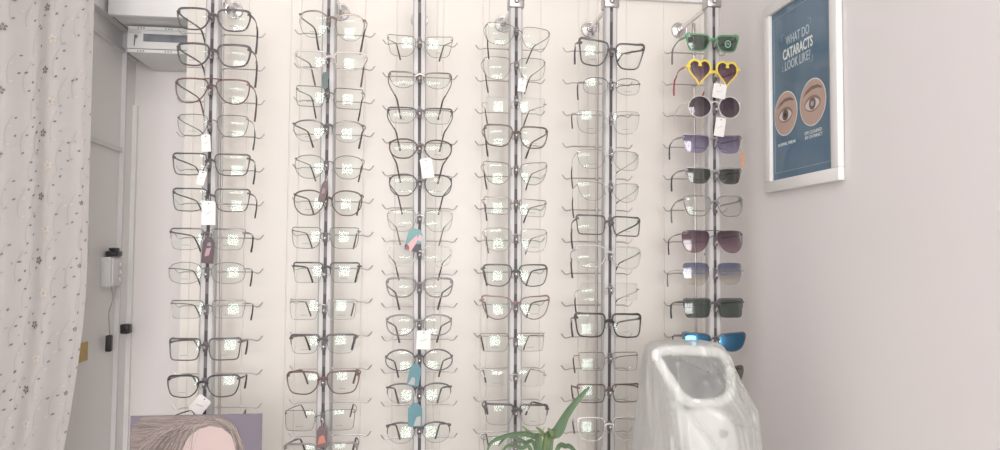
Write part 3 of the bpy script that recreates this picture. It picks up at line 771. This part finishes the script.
# sticker and hinge detail of the green pair
l_ = [c for c in s1.children if c.name.startswith('lens') and c.location.x > 0][0]
stm = mat('sticker_green', (.35, .62, .42), .5)
sb = MB()
for k in range(24):
    pass
sb.tube([(math.cos(a * math.pi / 12) * .006, -.0022, math.sin(a * math.pi / 12) * .0068 - .001) for a in range(24)], .0008, 6, closed=True)
sb.tube([(-.003, -.0022, -.003), (0, -.0022, .002), (.003, -.0022, -.003)], .0007, 6)
sb.build('lens_sticker', stm, l_)

# ------------------------------------------------------------------ tags hanging from the spectacles
paper = mat('tag_paper', (.80, .775, .76), .6)
ink = mat('pencil_ink', (.30, .29, .31), .7)
def card(px, py, wpx, hpx, rot, label, kind='white', Y=None, grp='price tags hanging from the eyeglasses', name='price_tag', string=True):
    Y = Y or YF - .006
    c = at(px, py, Y); s_ = (at(px + 1, py, Y) - at(px, py, Y)).x
    w_, h_ = wpx * s_ / 2, hpx * s_ / 2
    g = empty(name, c); cr = math.radians(rot)
    def f(a, b_, d): return (a, d, b_)
    if kind == 'white':
        MB().plate([(-w_, -h_), (w_, -h_), (w_, h_ * .86), (w_ * .8, h_), (-w_ * .8, h_), (-w_, h_ * .86)], f, .0006).build('paper', paper, g, smooth=False)
        pts = [(-w_ * .45 + w_ * .9 * i / 9, -.0006, -h_ * .15 + h_ * .28 * (i / 9) + random.uniform(-.0012, .0012)) for i in range(10)]
        MB().tube(pts, .00028, 4).build('handwriting', ink, g)
        MB().lathe([(.0011, 0), (.0011, .0005)], (0, -.0001, h_ * .78), 'Y', 10).build('eyelet', dark_m, g)
    else:
        base, cols = kind
        mb = MB().plate([(-w_, -h_), (w_, -h_), (w_, h_ * .55), (w_ * .45, h_), (-w_ * .45, h_), (-w_, h_ * .55)], f, .0006)
        mb.build('paper', mat('tag_' + name + str(len(MATS)), base, .45), g, smooth=False)
        for (pp, cc_) in cols:
            MB().plate([(a * w_, b_ * h_) for a, b_ in pp], lambda a, b_, d: (a, -.0004 + d, b_), .0003).build('printed_patch', mat('patch%.2f%.2f' % cc_[:2], cc_, .5), g, smooth=False)
    if string:
        MB().tube(sub([(0, .0002, h_ * .78), (.001, .002, h_ + .004), (0, .006, h_ + .010)]), .0004, 5).build('string', mat('string_white', (.7, .68, .66), .8), g)
    g.rotation_euler = (math.radians(3), cr, 0)
    tag(g, label, 'tag', grp)
TE = (.12, .255, .29)
card(206, 143, 9, 18, -3, 'white tag between fourth and fifth eyeglasses on the leftmost rack')
card(201.5, 178, 8, 15, 14, 'small slanted white tag under the fifth eyeglasses of the leftmost rack')
card(208.5, 213, 14, 25, 0, 'large upright white tag under the sixth eyeglasses of the leftmost rack')
card(208, 250, 12, 28, 4, 'dark brown printed tag over the seventh eyeglasses of the leftmost rack', ((.10, .07, .08), [([(-.5, -.5), (.2, -.4), (.5, .2), (-.3, .1)], (.45, .28, .30)), ([(-.2, .3), (.5, .3), (.3, .6), (-.2, .5)], (.30, .26, .30))]), grp='printed tags')
card(200, 405, 15, 19, 38, 'tilted white tag at the eleventh eyeglasses, above the portrait card')
card(325, 80, 6, 16, -3, 'small dark teal tag above the third eyeglasses, second rack from left', ((.10, .15, .15), []), grp='printed tags')
card(323.5, 191.5, 7, 22, 12, 'dark brown tag above the sixth eyeglasses, second rack from left', ((.13, .09, .09), [([(-.4, -.3), (.4, -.1), (.3, .3), (-.4, .3)], (.32, .22, .23))]), grp='printed tags')
card(322, 437, 11, 22, 0, 'reddish brown tag at the bottom of the second rack from left', ((.17, .12, .13), [([(-.8, -.7), (.7, -.5), (.3, .2), (-.5, 0)], (.55, .22, .15))]), grp='printed tags')
card(427, 168, 12, 20, -10, 'white tag tilted over the fourth eyeglasses, third rack from left')
card(414, 240, 15, 23, 14, 'teal, pink and black tag on the third rack from left',
     ((.15, .32, .32), [([(-1, -1), (0, -1), (.5, .1), (.2, .5), (-.5, -.3)], (.78, .42, .42)), ([(0, -1), (1, -1), (1, -.2), (.4, -.3)], (.07, .07, .09)), ([(-.9, -1), (-.3, -1), (-.4, -.6), (-1, -.5)], (.08, .08, .1)), ([(.4, .1), (1, 0), (1, .5), (.5, .6)], (.62, .45, .50))]), grp='printed tags')
card(423.5, 340, 14, 19, 2, 'square white tag under the ninth eyeglasses, third rack from left')
card(414.5, 375, 12, 22, 10, 'slanted teal tag at the tenth eyeglasses, third rack from left', (TE, [([(-.8, -.9), (.3, -.9), (.2, -.3), (-.3, -.2)], (.42, .42, .42))]), grp='printed tags')
card(415, 415, 14, 24, 0, 'upright teal tag at the eleventh eyeglasses, third rack from left', (TE, [([(-.2, -.9), (.8, -.9), (.8, -.1), (.2, -.2)], (.45, .44, .43))]), grp='printed tags')
card(522, 85, 8, 13, 6, 'small white tag under the second eyeglasses, fourth rack from left')
card(719.5, 91, 13, 14, 8, 'white tag under the yellow heart-shaped sunglasses')
card(720, 127, 10, 18, 8, 'white tag under the round plum sunglasses')
card(742.5, 159, 4, 16, -3, 'narrow orange tag hanging by the violet sunglasses', ((.50, .29, .19), []), grp='printed tags', Y=YF - .001)

# ------------------------------------------------------------------ poster on the right wall
def text_mesh(txt, size, mtl, parent, name, M, bold=0.0):
    cu = bpy.data.curves.new(name, 'FONT'); cu.body = txt; cu.size = size; cu.align_x = 'CENTER'; cu.align_y = 'CENTER'
    cu.extrude = .0002; cu.offset = bold; cu.resolution_u = 3
    tmp = bpy.data.objects.new(name, cu); COL.objects.link(tmp)
    dg = bpy.context.evaluated_depsgraph_get(); me = bpy.data.meshes.new_from_object(tmp.evaluated_get(dg))
    bpy.data.objects.remove(tmp)
    o = bpy.data.objects.new(name, me); COL.objects.link(o); me.materials.clear(); me.materials.append(mtl)
    o.parent = parent; o.matrix_local = M; return o
def poster():
    XF = XR - .0125                                   # front of the frame
    bl, brr = atX(765, 193, XF), atX(838.5, 180, XF)
    tl = atX(762, 10.5, XF)
    ya, yb_ = bl.y, brr.y; z0 = (bl.z + brr.z) / 2 ; z1 = tl.z + .002
    Wp, Hp = ya - yb_, z1 - z0
    g = empty('wall_poster', (XR, (ya + yb_) / 2, z0))
    # local: a runs left to right as seen, b runs up, d away from the wall
    def P(a, b_, d): return Vector((-d, -a, b_))
    frm = mat('poster_frame_white', (.80, .79, .77), .3)
    fw = .022; mb = MB()
    def bx(a0, a1, b0, b1, d0, d1, m, bev=0):
        m.box(-d1, -d0, -a1, -a0, b0, b1, bev=bev)
    h = Wp / 2
    bx(-h, h, 0, fw, .001, .0125, mb, .0012); bx(-h, h, Hp - fw, Hp, .001, .0125, mb, .0012)
    bx(-h, -h + fw, fw, Hp - fw, .001, .0125, mb, .0012); bx(h - fw, h, fw, Hp - fw, .001, .0125, mb, .0012)
    mb.build('frame', frm, g)
    mb = MB(); bx(-h + fw - .002, h - fw + .002, fw - .002, Hp - fw + .002, .0012, .006, mb)
    blue = mat('poster_blue', (.085, .165, .245), .28, noise=.10, nscale=4, coat=.3)
    mb.build('print', blue, g, smooth=False)
    D = .0066
    def loc(px, py):
        p = atX(px, py, XR - .006); return ((ya + yb_) / 2 - p.y, p.z - z0)
    Mr = lambda a, b_, rz=0: Matrix.Translation(P(a, b_, D)) @ Matrix(((0, 0, -1, 0), (-1, 0, 0, 0), (0, 1, 0, 0), (0, 0, 0, 1)))
    lt = mat('poster_lettering', (.55, .62, .66), .5); ltb = mat('poster_lettering_bold', (.78, .80, .80), .5)
    for txt, px, py, sz, m_, bd in (('WHAT DO', 797.5, 35.5, .024, lt, 0), ('CATARACTS', 797.5, 48.8, .026, ltb, .0006), ('LOOK LIKE?', 797.5, 61, .024, lt, 0)):
        a, b_ = loc(px, py); text_mesh(txt, sz, m_, g, 'lettering', Mr(a, b_) @ Matrix.Diagonal((.71, 1.06, 1, 1)), bd)
    for txt, px, py in (('NORMAL VISION', 787, 143.5), ('EYE CLOUDED', 813.5, 131.5), ('BY CATARACT', 814, 136)):
        a, b_ = loc(px, py); text_mesh(txt, .0085, ltb, g, 'lettering', Mr(a, b_))
    # corner brackets round the title and the fine border
    ln = mat('poster_line', (.38, .48, .54), .5)
    mb = MB(); s_ = .010
    def ruled(a, b_, c, d): bx(min(a, c) - .0004, max(a, c) + .0004, min(b_, d) - .0004, max(b_, d) + .0004, D, D + .0003, mb)
    for (px, py, sx, sz_) in ((782, 36, 1, -1), (811, 17, -1, -1), (783, 72, 1, 1), (813, 60, -1, 1)):
        a, b_ = loc(px, py); ruled(a, b_, a + sx * s_, b_); ruled(a, b_, a, b_ + sz_ * s_)
    a0, a1 = -h + fw + .010, h - fw - .010; b0, b1 = fw + .014, Hp - fw - .014
    ruled(a0, b0, a1, b0); ruled(a1, b0, a1, b1); ruled(a0, b0, a0, b1); ruled(a0, b1, a1, b1)
    mb.build('ruled_lines', ln, g, smooth=False)
    skin = mat('printed_skin', (.50, .36, .30), .5, noise=.12, nscale=30); ring = mat('printed_ring', (.72, .73, .73), .5)
    browm = mat('printed_brow', (.22, .15, .12), .6); whitem = mat('printed_eye_white', (.66, .60, .58), .5)
    iris = mat('printed_iris', (.14, .10, .09), .4); pupil = mat('printed_pupil', (.02, .02, .02), .4); cloud = mat('printed_cloudy_pupil', (.42, .43, .44), .4)
    shade = mat('printed_lid', (.30, .19, .16), .6)
    for (px, py, rr, pm, lab) in ((786, 113.5, .043, pupil, 'round picture of a clear eye'), (813, 102, .043, cloud, 'round picture of a clouded eye')):
        a, b_ = loc(px, py)
        def disc(r, ax, bz, d, m_, nm, par, sq=1.0, e=1.0):
            mm = MB(); mm.plate([(ax + r * math.cos(t_ * math.pi / 20), bz + r * sq * math.copysign(abs(math.sin(t_ * math.pi / 20)) ** e, math.sin(t_ * math.pi / 20))) for t_ in range(40)], lambda x, y, dd: P(x, y, d + dd), .00025)
            return mm.build(nm, m_, par, smooth=False)
        root = disc(rr, a, b_, D, ring, 'eye_picture', g); root['label'] = lab
        disc(rr * .95, a, b_, D + .0003, skin, 'skin', root)
        disc(rr * .62, a, b_ - rr * .06, D + .0006, shade, 'eyelid', root, .56, 1.25)
        disc(rr * .54, a, b_ - rr * .09, D + .0009, whitem, 'eye_white', root, .46, 1.25)
        disc(rr * .25, a + rr * .02, b_ - rr * .07, D + .0012, iris, 'iris', root)
        disc(rr * .11, a + rr * .02, b_ - rr * .07, D + .0015, pm, 'pupil', root)
        mm = MB(); pts = []
        up_ = [(-.72, .32), (-.45, .56), (-.05, .68), (.4, .66), (.72, .50)]; dn = [(.70, .44), (.38, .52), (-.05, .53), (-.45, .42)]
        mm.plate([(a + x * rr, b_ + z * rr) for x, z in up_ + dn], lambda x, y, dd: P(x, y, D + .0006 + dd), .00025)
        mm.build('eyebrow', browm, root, smooth=False)
    tag(g, 'white framed blue cataract poster on the right wall', 'poster')
poster()

# ------------------------------------------------------------------ portrait card on the counter
def portrait():
    Y = 1.20
    a, b_ = at(130.5, 415, Y), at(262, 415, Y)
    ztop = (a.z + b_.z) / 2; Wc = b_.x - a.x
    g = empty('portrait_card', ((a.x + b_.x) / 2, Y, ZC)); H = ztop - ZC
    def f0(x, z, d): return (x, d, z)
    MB().box(-Wc / 2, Wc / 2, 0, .003, .004, H).build('card', mat('card_backdrop', (.165, .145, .18), .35), g, smooth=False)
    MB().box(-Wc / 2 - .002, Wc / 2 + .002, -.012, .035, .0003, .0038, bev=.001).build('stand', white_m, g)
    def loc(px, py):
        p = at(px, py, Y); return (p.x - g.location.x, p.z - ZC)
    cx, zt_ = loc(196, 418)
    w2 = Wc / 2
    # hair mass, forehead and face as printed layers
    hair = mat('printed_hair', (.30, .255, .24), .45)
    nt = hair.node_tree; bs = nt.nodes['Principled BSDF']
    tc = nt.nodes.new('ShaderNodeTexCoord'); mp = nt.nodes.new('ShaderNodeMapping'); mp.inputs['Rotation'].default_value = (0, math.radians(38), 0); mp.inputs['Scale'].default_value = (30, 1, 420)
    nz = nt.nodes.new('ShaderNodeTexNoise'); nz.inputs['Scale'].default_value = 1.0; nz.inputs['Distortion'].default_value = 1.2
    rp = nt.nodes.new('ShaderNodeValToRGB'); rp.color_ramp.elements[0].position = .35; rp.color_ramp.elements[0].color = (.17, .135, .125, 1)
    rp.color_ramp.elements[1].position = .7; rp.color_ramp.elements[1].color = (.27, .225, .21, 1)
    nt.links.new(tc.outputs['Object'], mp.inputs[0]); nt.links.new(mp.outputs[0], nz.inputs['Vector']); nt.links.new(nz.outputs['Fac'], rp.inputs[0]); nt.links.new(rp.outputs[0], bs.inputs['Base Color'])
    pts_px = [(130.5, 452), (130.5, 434), (134, 424), (142, 417.5), (152, 415.6), (196, 415.6), (220, 416), (232, 422), (240, 434), (246, 452)]
    pts = [loc(*p) for p in pts_px]; zb0 = min(p[1] for p in pts)
    pts = [(max(-w2 + .0005, x), min(H - .0005, z)) for x, z in pts]
    lower = [(pts[-1][0] + .004, zb0 - .10), (pts[-1][0] - .01, .02), (-w2 + .0005, .02)]
    MB().plate(pts + lower, lambda x, z, d: (x, -.0004 + d, z), .0003).build('hair', hair, g, smooth=False)
    skinm = mat('printed_face', (.50, .395, .375), .45, noise=.06, nscale=12)
    fp = [(181, 454), (184, 445), (190, 436), (199, 429), (210, 426), (222, 428), (231, 435), (236, 444), (238, 454)]
    fpp = [loc(*p) for p in fp]; xm = (fpp[0][0] + fpp[-1][0]) / 2; hw = (fpp[-1][0] - fpp[0][0]) / 2; zf = fpp[0][1]
    chin = [(xm + hw * math.cos(-t_ * math.pi / 10), zf - .10 * math.sin(t_ * math.pi / 10)) for t_ in range(1, 10)]
    MB().plate(fpp + chin, lambda x, z, d: (x, -.0007 + d, z), .0003).build('face', skinm, g, smooth=False)
    zc_ = zf - .035
    def oval(x, z, a, b_, dd, m_, nm, rot=0):
        c, s_ = math.cos(rot), math.sin(rot)
        P2 = [(x + a * math.cos(q * math.pi / 10) * c - b_ * math.sin(q * math.pi / 10) * s_, z + a * math.cos(q * math.pi / 10) * s_ + b_ * math.sin(q * math.pi / 10) * c) for q in range(20)]
        MB().plate(P2, lambda x, z, d: (x, -dd + d, z), .00025).build(nm, m_, g, smooth=False)
    for q in (-1, 1):
        oval(xm + q * hw * .45, zc_ + .017, .0095, .0017, .001, hair, 'eyebrow', -q * .12)
        oval(xm + q * hw * .45, zc_ + .005, .0085, .0036, .001, mat('printed_white', (.62, .58, .57), .5), 'eye_white')
        oval(xm + q * hw * .45, zc_ + .005, .0034, .0034, .0013, mat('printed_dark_iris', (.09, .065, .055), .4), 'iris')
    oval(xm, zc_ - .018, .0055, .0028, .001, mat('printed_nose', (.42, .31, .29), .5), 'nose')
    oval(xm, zc_ - .036, .0125, .0038, .001, mat('printed_lips', (.42, .20, .20), .5), 'lips')
    strand = mat('printed_strand', (.36, .30, .28), .5); strand_d = mat('printed_strand_dark', (.13, .10, .095), .5)
    mb = MB(); random.seed(5)
    for i in range(110):
        x0_, z0_ = loc(random.uniform(196, 214), random.uniform(418, 425))
        ex, ez = loc(random.uniform(132, 190), random.uniform(422, 466))
        mx_, mz = (x0_ + ex) / 2, max(z0_, ez) - .004 + random.uniform(-.006, .003)
        cpts = [Vector((x, -.0008, min(z, H - .001))) for x, z in ((x0_, z0_), (mx_, mz), (ex, ez))]
        mb.tube(sub(cpts, 5), random.uniform(.00015, .0004), 4, flat=.6, mi=random.choice([0, 1, 0]))
    for i in range(46):
        x0_, z0_ = loc(random.uniform(212, 222), random.uniform(417, 422)); ex, ez = loc(random.uniform(236, 243), random.uniform(438, 455))
        mb.tube(sub([(x0_, -.0008, z0_), ((x0_ + ex) / 2 + .006, -.0008, (z0_ + ez) / 2 + .008), (ex, -.0008, ez)], 5), random.uniform(.00015, .0004), 4, flat=.6, mi=random.choice([0, 1, 0]))
    mb.build('hair_strands', [strand, strand_d], g)
    tag(g, 'portrait card showing brown hair and a forehead on a purple backdrop', 'portrait card')
portrait()

# ------------------------------------------------------------------ potted plant
def plant():
    Y = 1.12; o0 = at(545, 470, Y)
    g = empty('potted_plant', (o0.x, Y, ZC)); O = g.location
    MB().lathe([(.001, .001), (.034, .001), (.040, .06), (.043, .085), (.0455, .086), (.0455, .098), (.041, .098), (.040, .086), (.001, .085)], (0, 0, 0), 'Z', 32).build('pot', mat('pot_white', (.75, .73, .70), .4), g)
    MB().lathe([(.001, .0855), (.0385, .0855), (.0385, .088), (.001, .090)], (0, 0, 0), 'Z', 24).build('soil', mat('soil', (.06, .045, .03), .9, noise=.4, nscale=80), g)
    lm = mat('leaf_green', (.10, .165, .09), .5, noise=.22, nscale=30); lp = mat('leaf_pale', (.16, .22, .10), .5, noise=.15, nscale=30)
    def leafy(pp, wmax, ymid, m_, tilt=0.0, fold=.25):
        """pp: pixels from base to tip; ymid: depth offsets"""
        P_ = [at(px, py, Y + dy) - O for (px, py), dy in zip(pp, ymid)]
        P_ = [Vector((0, 0, .086)) + Vector((P_[0].x * .25, 0, 0))] + P_
        C = sub(P_, 7); n = len(C); mb = MB(); vs = []
        for i, c in enumerate(C):
            t_ = i / (n - 1); w_ = wmax * (math.sin(math.pi * min(1, .16 + .84 * t_)) ** .6) * (1 if t_ < .98 else .05) + .0003
            tg = (C[min(i + 1, n - 1)] - C[max(i - 1, 0)]).normalized()
            sd = tg.cross(Vector((math.sin(tilt), -math.cos(tilt), 0))); sd = sd.normalized() if sd.length > .05 else Vector((1, 0, 0))
            nn = sd.cross(tg).normalized()
            vs += [c - sd * w_ + nn * w_ * fold, c - sd * w_ * .5 + nn * w_ * fold * .3, c, c + sd * w_ * .5 + nn * w_ * fold * .3, c + sd * w_ + nn * w_ * fold]
            vs += [v - nn * .0006 for v in vs[-5:]]
        fs = []
        for i in range(n - 1):
            a, b_ = i * 10, i * 10 + 10
            for k in range(4):
                fs.append((a + k, a + k + 1, b_ + k + 1, b_ + k)); fs.append((a + 5 + k, b_ + 5 + k, b_ + 6 + k, a + 6 + k))
            fs.append((a, b_, b_ + 5, a + 5)); fs.append((a + 4, a + 9, b_ + 9, b_ + 4))
        fs.append((0, 1, 2, 3, 4, 9, 8, 7, 6, 5)); e = (n - 1) * 10; fs.append(tuple(e + q_ for q_ in (5, 6, 7, 8, 9, 4, 3, 2, 1, 0)))
        mb.add(vs, fs).build('leaf', m_, g)
    leafy([(546, 448), (557, 430), (571, 408), (590, 386)], .0068, [0, -.01, -.02, -.03], lm)
    leafy([(548, 450), (560, 433), (567, 417), (575, 398)], .0045, [0.01, .01, .01, .0], lm, .3)
    leafy([(538, 450), (532, 436), (514, 434), (493, 441), (487, 452)], .0034, [0, -.02, -.035, -.05, -.055], lm, .2, .5)
    leafy([(541, 446), (533, 436), (522, 426)], .0028, [.0, -.01, -.01], lp)
    leafy([(546, 448), (543, 434), (536, 427)], .0034, [.0, -.02, -.03], lp, .2)
    leafy([(550, 448), (553, 436), (548, 428)], .0042, [.0, -.02, -.03], lp)
    leafy([(536, 452), (524, 442), (508, 436), (498, 446)], .0028, [.0, .01, .02, .03], lm, .1, .4)
    leafy([(532, 456), (521, 448), (507, 446), (500, 458)], .0026, [-.02, -.03, -.05, -.06], lm)
    leafy([(556, 456), (566, 446), (573, 449), (580, 460)], .0036, [0, .02, .03, .03], lm)
    tag(g, 'green strap-leaved plant rising at the bottom before the fourth rack', 'plant')
plant()

# ------------------------------------------------------------------ instrument under its plastic cover
def instrument():
    Y = 1.13
    L_, Rr = at(650, 345, Y), at(750, 345, Y)
    cx = at(697, 400, Y).x
    g = empty('eye_instrument', (cx, Y, ZC)); O = g.location
    wm = mat('instrument_white', (.72, .72, .70), .4); gm = mat('instrument_screen', (.16, .165, .17), .35)
    MB().box(-.078, .078, -.035, .10, .001, .05, bev=.015).build('base', wm, g)
    MB().box(-.062, .070, -.015, .085, .051, .20, bev=.022).build('body', wm, g)
    def V(px, py, dy=0): return at(px, py, Y + dy) - O
    # hood: a thick rounded white rim round a dark recessed opening
    rim = [V(656, 356, .0), V(667, 351, .0), V(700, 351, .005), V(722, 355, .01), V(730, 372, .01), V(727, 398, -.005), V(700, 404, -.02), V(683, 398, -.02), V(670, 380, -.012)]
    MB().tube(sub(rim, 5, True), .0085, 12, closed=True, up=(0, 1, 0)).build('hood_rim', wm, g)
    ctr = sum(rim, Vector()) / len(rim)
    ri = sub(rim, 5, True); n = len(ri); mb = MB(); vs = []
    for q_, dy in ((.97, .004), (.86, .045), (.55, .065)):
        vs += [ctr + (p - ctr) * q_ + Vector((0, dy, 0)) for p in ri]
    vs.append(ctr + Vector((0, .07, 0)))
    fs = []
    for r in range(2):
        for i in range(n): fs.append((r * n + i, r * n + (i + 1) % n, (r + 1) * n + (i + 1) % n, (r + 1) * n + i))
    for i in range(n): fs.append((2 * n + i, 2 * n + (i + 1) % n, 3 * n))
    mb.add(vs, fs).build('hood_lining', gm, g)
    # front housing below with a round lens
    fr = [V(690, 412, -.03), V(722, 410, -.03), V(738, 430, -.03), V(738, 468, -.02), V(700, 468, -.02), V(686, 440, -.03)]
    fr2 = sub(fr, 5, True); n = len(fr2); c2 = sum(fr, Vector()) / 6; vs = []
    for q_, dy in ((1.0, .06), (1.0, .012), (.94, .002), (.80, -.004)): vs += [c2 + (p - c2) * q_ + Vector((0, dy, 0)) for p in fr2]
    fs = [tuple(3 * n + i for i in range(n)), tuple(reversed(range(n)))]
    for r in range(3):
        for i in range(n): fs.append((r * n + i, r * n + (i + 1) % n, (r + 1) * n + (i + 1) % n, (r + 1) * n + i))
    MB().add(vs, fs).build('front_housing', wm, g)
    c3 = V(724, 434, -.037)
    MB().lathe([(.0062, -.002), (.0062, .002), (.004, .003)], c3, 'Y', 20).build('lens_port', mat('port_grey', (.30, .30, .31), .3), g)
    tag(g, 'white eye testing instrument with a dark hood opening under a plastic cover', 'instrument')
    # the cover: one closed crumpled bag
    prof = [  # picture row -> left edge, right edge
     (343.5, 664, 716), (344.5, 656, 722), (348, 651, 727), (356, 649, 731), (368, 648, 737), (382, 647.5, 743), (398, 646.5, 751), (413, 646, 760), (430, 645.5, 760.5), (450, 645, 760.5), (480, 643, 761), (530, 641, 760)]
    b = MB(); n = 220; rows = []
    zs = []; P_ = []
    for (py, l, r) in prof:
        a, c = at(l, py, Y), at(r, py, Y); P_.append((a.z - O.z, a.x - O.x, c.x - O.x))
    P_.append((.004, P_[-1][1] - .004, P_[-1][2] + .004))
    def interp(z):
        for (z1_, l1, r1), (z2_, l2, r2) in zip(P_, P_[1:]):
            if z <= z1_ and z >= z2_:
                t_ = (z1_ - z) / (z1_ - z2_ + 1e-9); return l1 + (l2 - l1) * t_, r1 + (r2 - r1) * t_
        return P_[-1][1:]
    zt_ = P_[0][0]; m = 110
    CR = []
    for line, amp in (([(664, 352), (705, 371), (728, 360)], .006), ([(704, 397), (722, 380), (732, 362)], .007), ([(724, 352), (740, 383), (759, 414)], .007),
                      ([(682, 412), (695, 430), (710, 455)], .006), ([(652, 356), (660, 385), (664, 420), (670, 470)], .004), ([(732, 372), (738, 405), (738, 440)], .006), ([(700, 403), (740, 425), (757, 416)], .004)):
        w3 = [V(*p) for p in line]
        for p, q_ in zip(w3, w3[1:]): CR.append((p.x, p.z, q_.x, q_.z, amp))
    def crease(x, z):
        best = 0
        for (ax, az, bx_, bz, amp) in CR:
            l2 = (bx_ - ax) ** 2 + (bz - az) ** 2; t_ = max(0, min(1, ((x - ax) * (bx_ - ax) + (z - az) * (bz - az)) / l2))
            d = math.hypot(x - ax - t_ * (bx_ - ax), z - az - t_ * (bz - az)); best = max(best, 1.3 * amp * math.exp(-d / .003))
        return best
    dent = [(V(697, 385).x, V(697, 385).z, .034, .030, .030)]
    def fold(th, z):
        s_ = 0
        for (k, a, ph, tw) in ((4, .0035, .3, 5), (7, .0022, 1.1, -8), (11, .0012, 2.0, 11)):
            v = math.sin(k * th + ph + tw * z + 1.3 * math.sin(3.1 * th + 7 * z)); s_ += a * (1 - 2 * abs(v))
        return s_
    for j in range(m + 1):
        t_ = j / m; z = zt_ - (zt_ - .004) * (t_ ** 1.15)
        l, r = interp(z); cx_, hw = (l + r) / 2, (r - l) / 2
        dep = .035 + .07 * min(1, (zt_ - z) / .18)
        cy = .02 + .02 * min(1, (zt_ - z) / .2)
        row = []
        for i in range(n):
            th = 2 * math.pi * i / n; c, s_ = math.cos(th), math.sin(th)
            e = .75
            x = cx_ + hw * math.copysign(abs(c) ** e, c); y = cy + dep * math.copysign(abs(s_) ** e, s_)
            k = min(1, (zt_ - z) / .05) * .9 + .1
            fo = fold(th, z) * k
            x += c * fo * .35; y += s_ * fo * 1.1
            if s_ < 0:                                # the film sinks into the hood opening
                dx, dz = x - dent[0][0], z - dent[0][1]
                y += .020 * math.exp(-(dx / .030) ** 2 - (dz / .026) ** 2) * (-s_)
                y -= (-s_) ** .5 * crease(x, z)
            row.append((x, y, z))
        b.v += row
    for j in range(m):
        for i in range(n):
            b.f.append((j * n + i, (j + 1) * n + i, (j + 1) * n + (i + 1) % n, j * n + (i + 1) % n)); b.mi.append(0)
    b.v.append((0, .02, zt_ + .001)); T = len(b.v) - 1
    for i in range(n): b.f.append((i, (i + 1) % n, T)); b.mi.append(0)
    # film material: cloudy, with glossy creases
    pm = bpy.data.materials.new('cover_film'); pm.use_nodes = True; nt = pm.node_tree; nt.nodes.clear()
    out = nt.nodes.new('ShaderNodeOutputMaterial'); m1 = nt.nodes.new('ShaderNodeMixShader'); m2 = nt.nodes.new('ShaderNodeMixShader'); m3 = nt.nodes.new('ShaderNodeMixShader')
    tr = nt.nodes.new('ShaderNodeBsdfTransparent'); tr.inputs[0].default_value = (.97, .98, .97, 1)
    df = nt.nodes.new('ShaderNodeBsdfDiffuse'); df.inputs[0].default_value = (.74, .74, .72, 1)
    tl = nt.nodes.new('ShaderNodeBsdfTranslucent'); tl.inputs[0].default_value = (.74, .74, .72, 1)
    gl = nt.nodes.new('ShaderNodeBsdfGlossy'); gl.inputs[0].default_value = (1, 1, 1, 1); gl.inputs['Roughness'].default_value = .33
    tc = nt.nodes.new('ShaderNodeTexCoord'); nz = nt.nodes.new('ShaderNodeTexNoise'); nz.inputs['Scale'].default_value = 16; nz.inputs['Detail'].default_value = 4; nz.inputs['Distortion'].default_value = 1.5
    bp = nt.nodes.new('ShaderNodeBump'); bp.inputs['Strength'].default_value = .35; bp.inputs['Distance'].default_value = .003
    nt.links.new(tc.outputs['Object'], nz.inputs['Vector']); nt.links.new(nz.outputs['Fac'], bp.inputs['Height'])
    for s_ in (df, gl): nt.links.new(bp.outputs[0], s_.inputs['Normal'])
    m1.inputs[0].default_value = .4; nt.links.new(df.outputs[0], m1.inputs[1]); nt.links.new(tl.outputs[0], m1.inputs[2])
    lw_ = nt.nodes.new('ShaderNodeLayerWeight'); lw_.inputs['Blend'].default_value = .35
    mr = nt.nodes.new('ShaderNodeMapRange'); mr.inputs['To Min'].default_value = .34; mr.inputs['To Max'].default_value = .85
    nt.links.new(lw_.outputs['Facing'], mr.inputs['Value']); nt.links.new(mr.outputs[0], m2.inputs[0])
    nt.links.new(tr.outputs[0], m2.inputs[1]); nt.links.new(m1.outputs[0], m2.inputs[2])
    m3.inputs[0].default_value = .035; nt.links.new(m2.outputs[0], m3.inputs[1]); nt.links.new(gl.outputs[0], m3.inputs[2]); nt.links.new(m3.outputs[0], out.inputs[0])
    o = b.build('plastic_cover', pm); o.location = O
    tag(o, 'crumpled translucent plastic cover draped over the white instrument', 'plastic cover')
instrument()

# ------------------------------------------------------------------ unseen fittings added to house the two ceiling fill lights
for yy_, lab in ((.25, 'added white ceiling light fitting nearest the racks'), (-1.15, 'added white ceiling light fitting nearest the shop front')):
    g = empty('added_ceiling_light', (-.15, yy_, 2.6)); MB().box(-.6, .6, -.15, .15, -.05, -.001, bev=.004).build('housing', white_m, g); tag(g, lab, 'light', 'added ceiling lights')
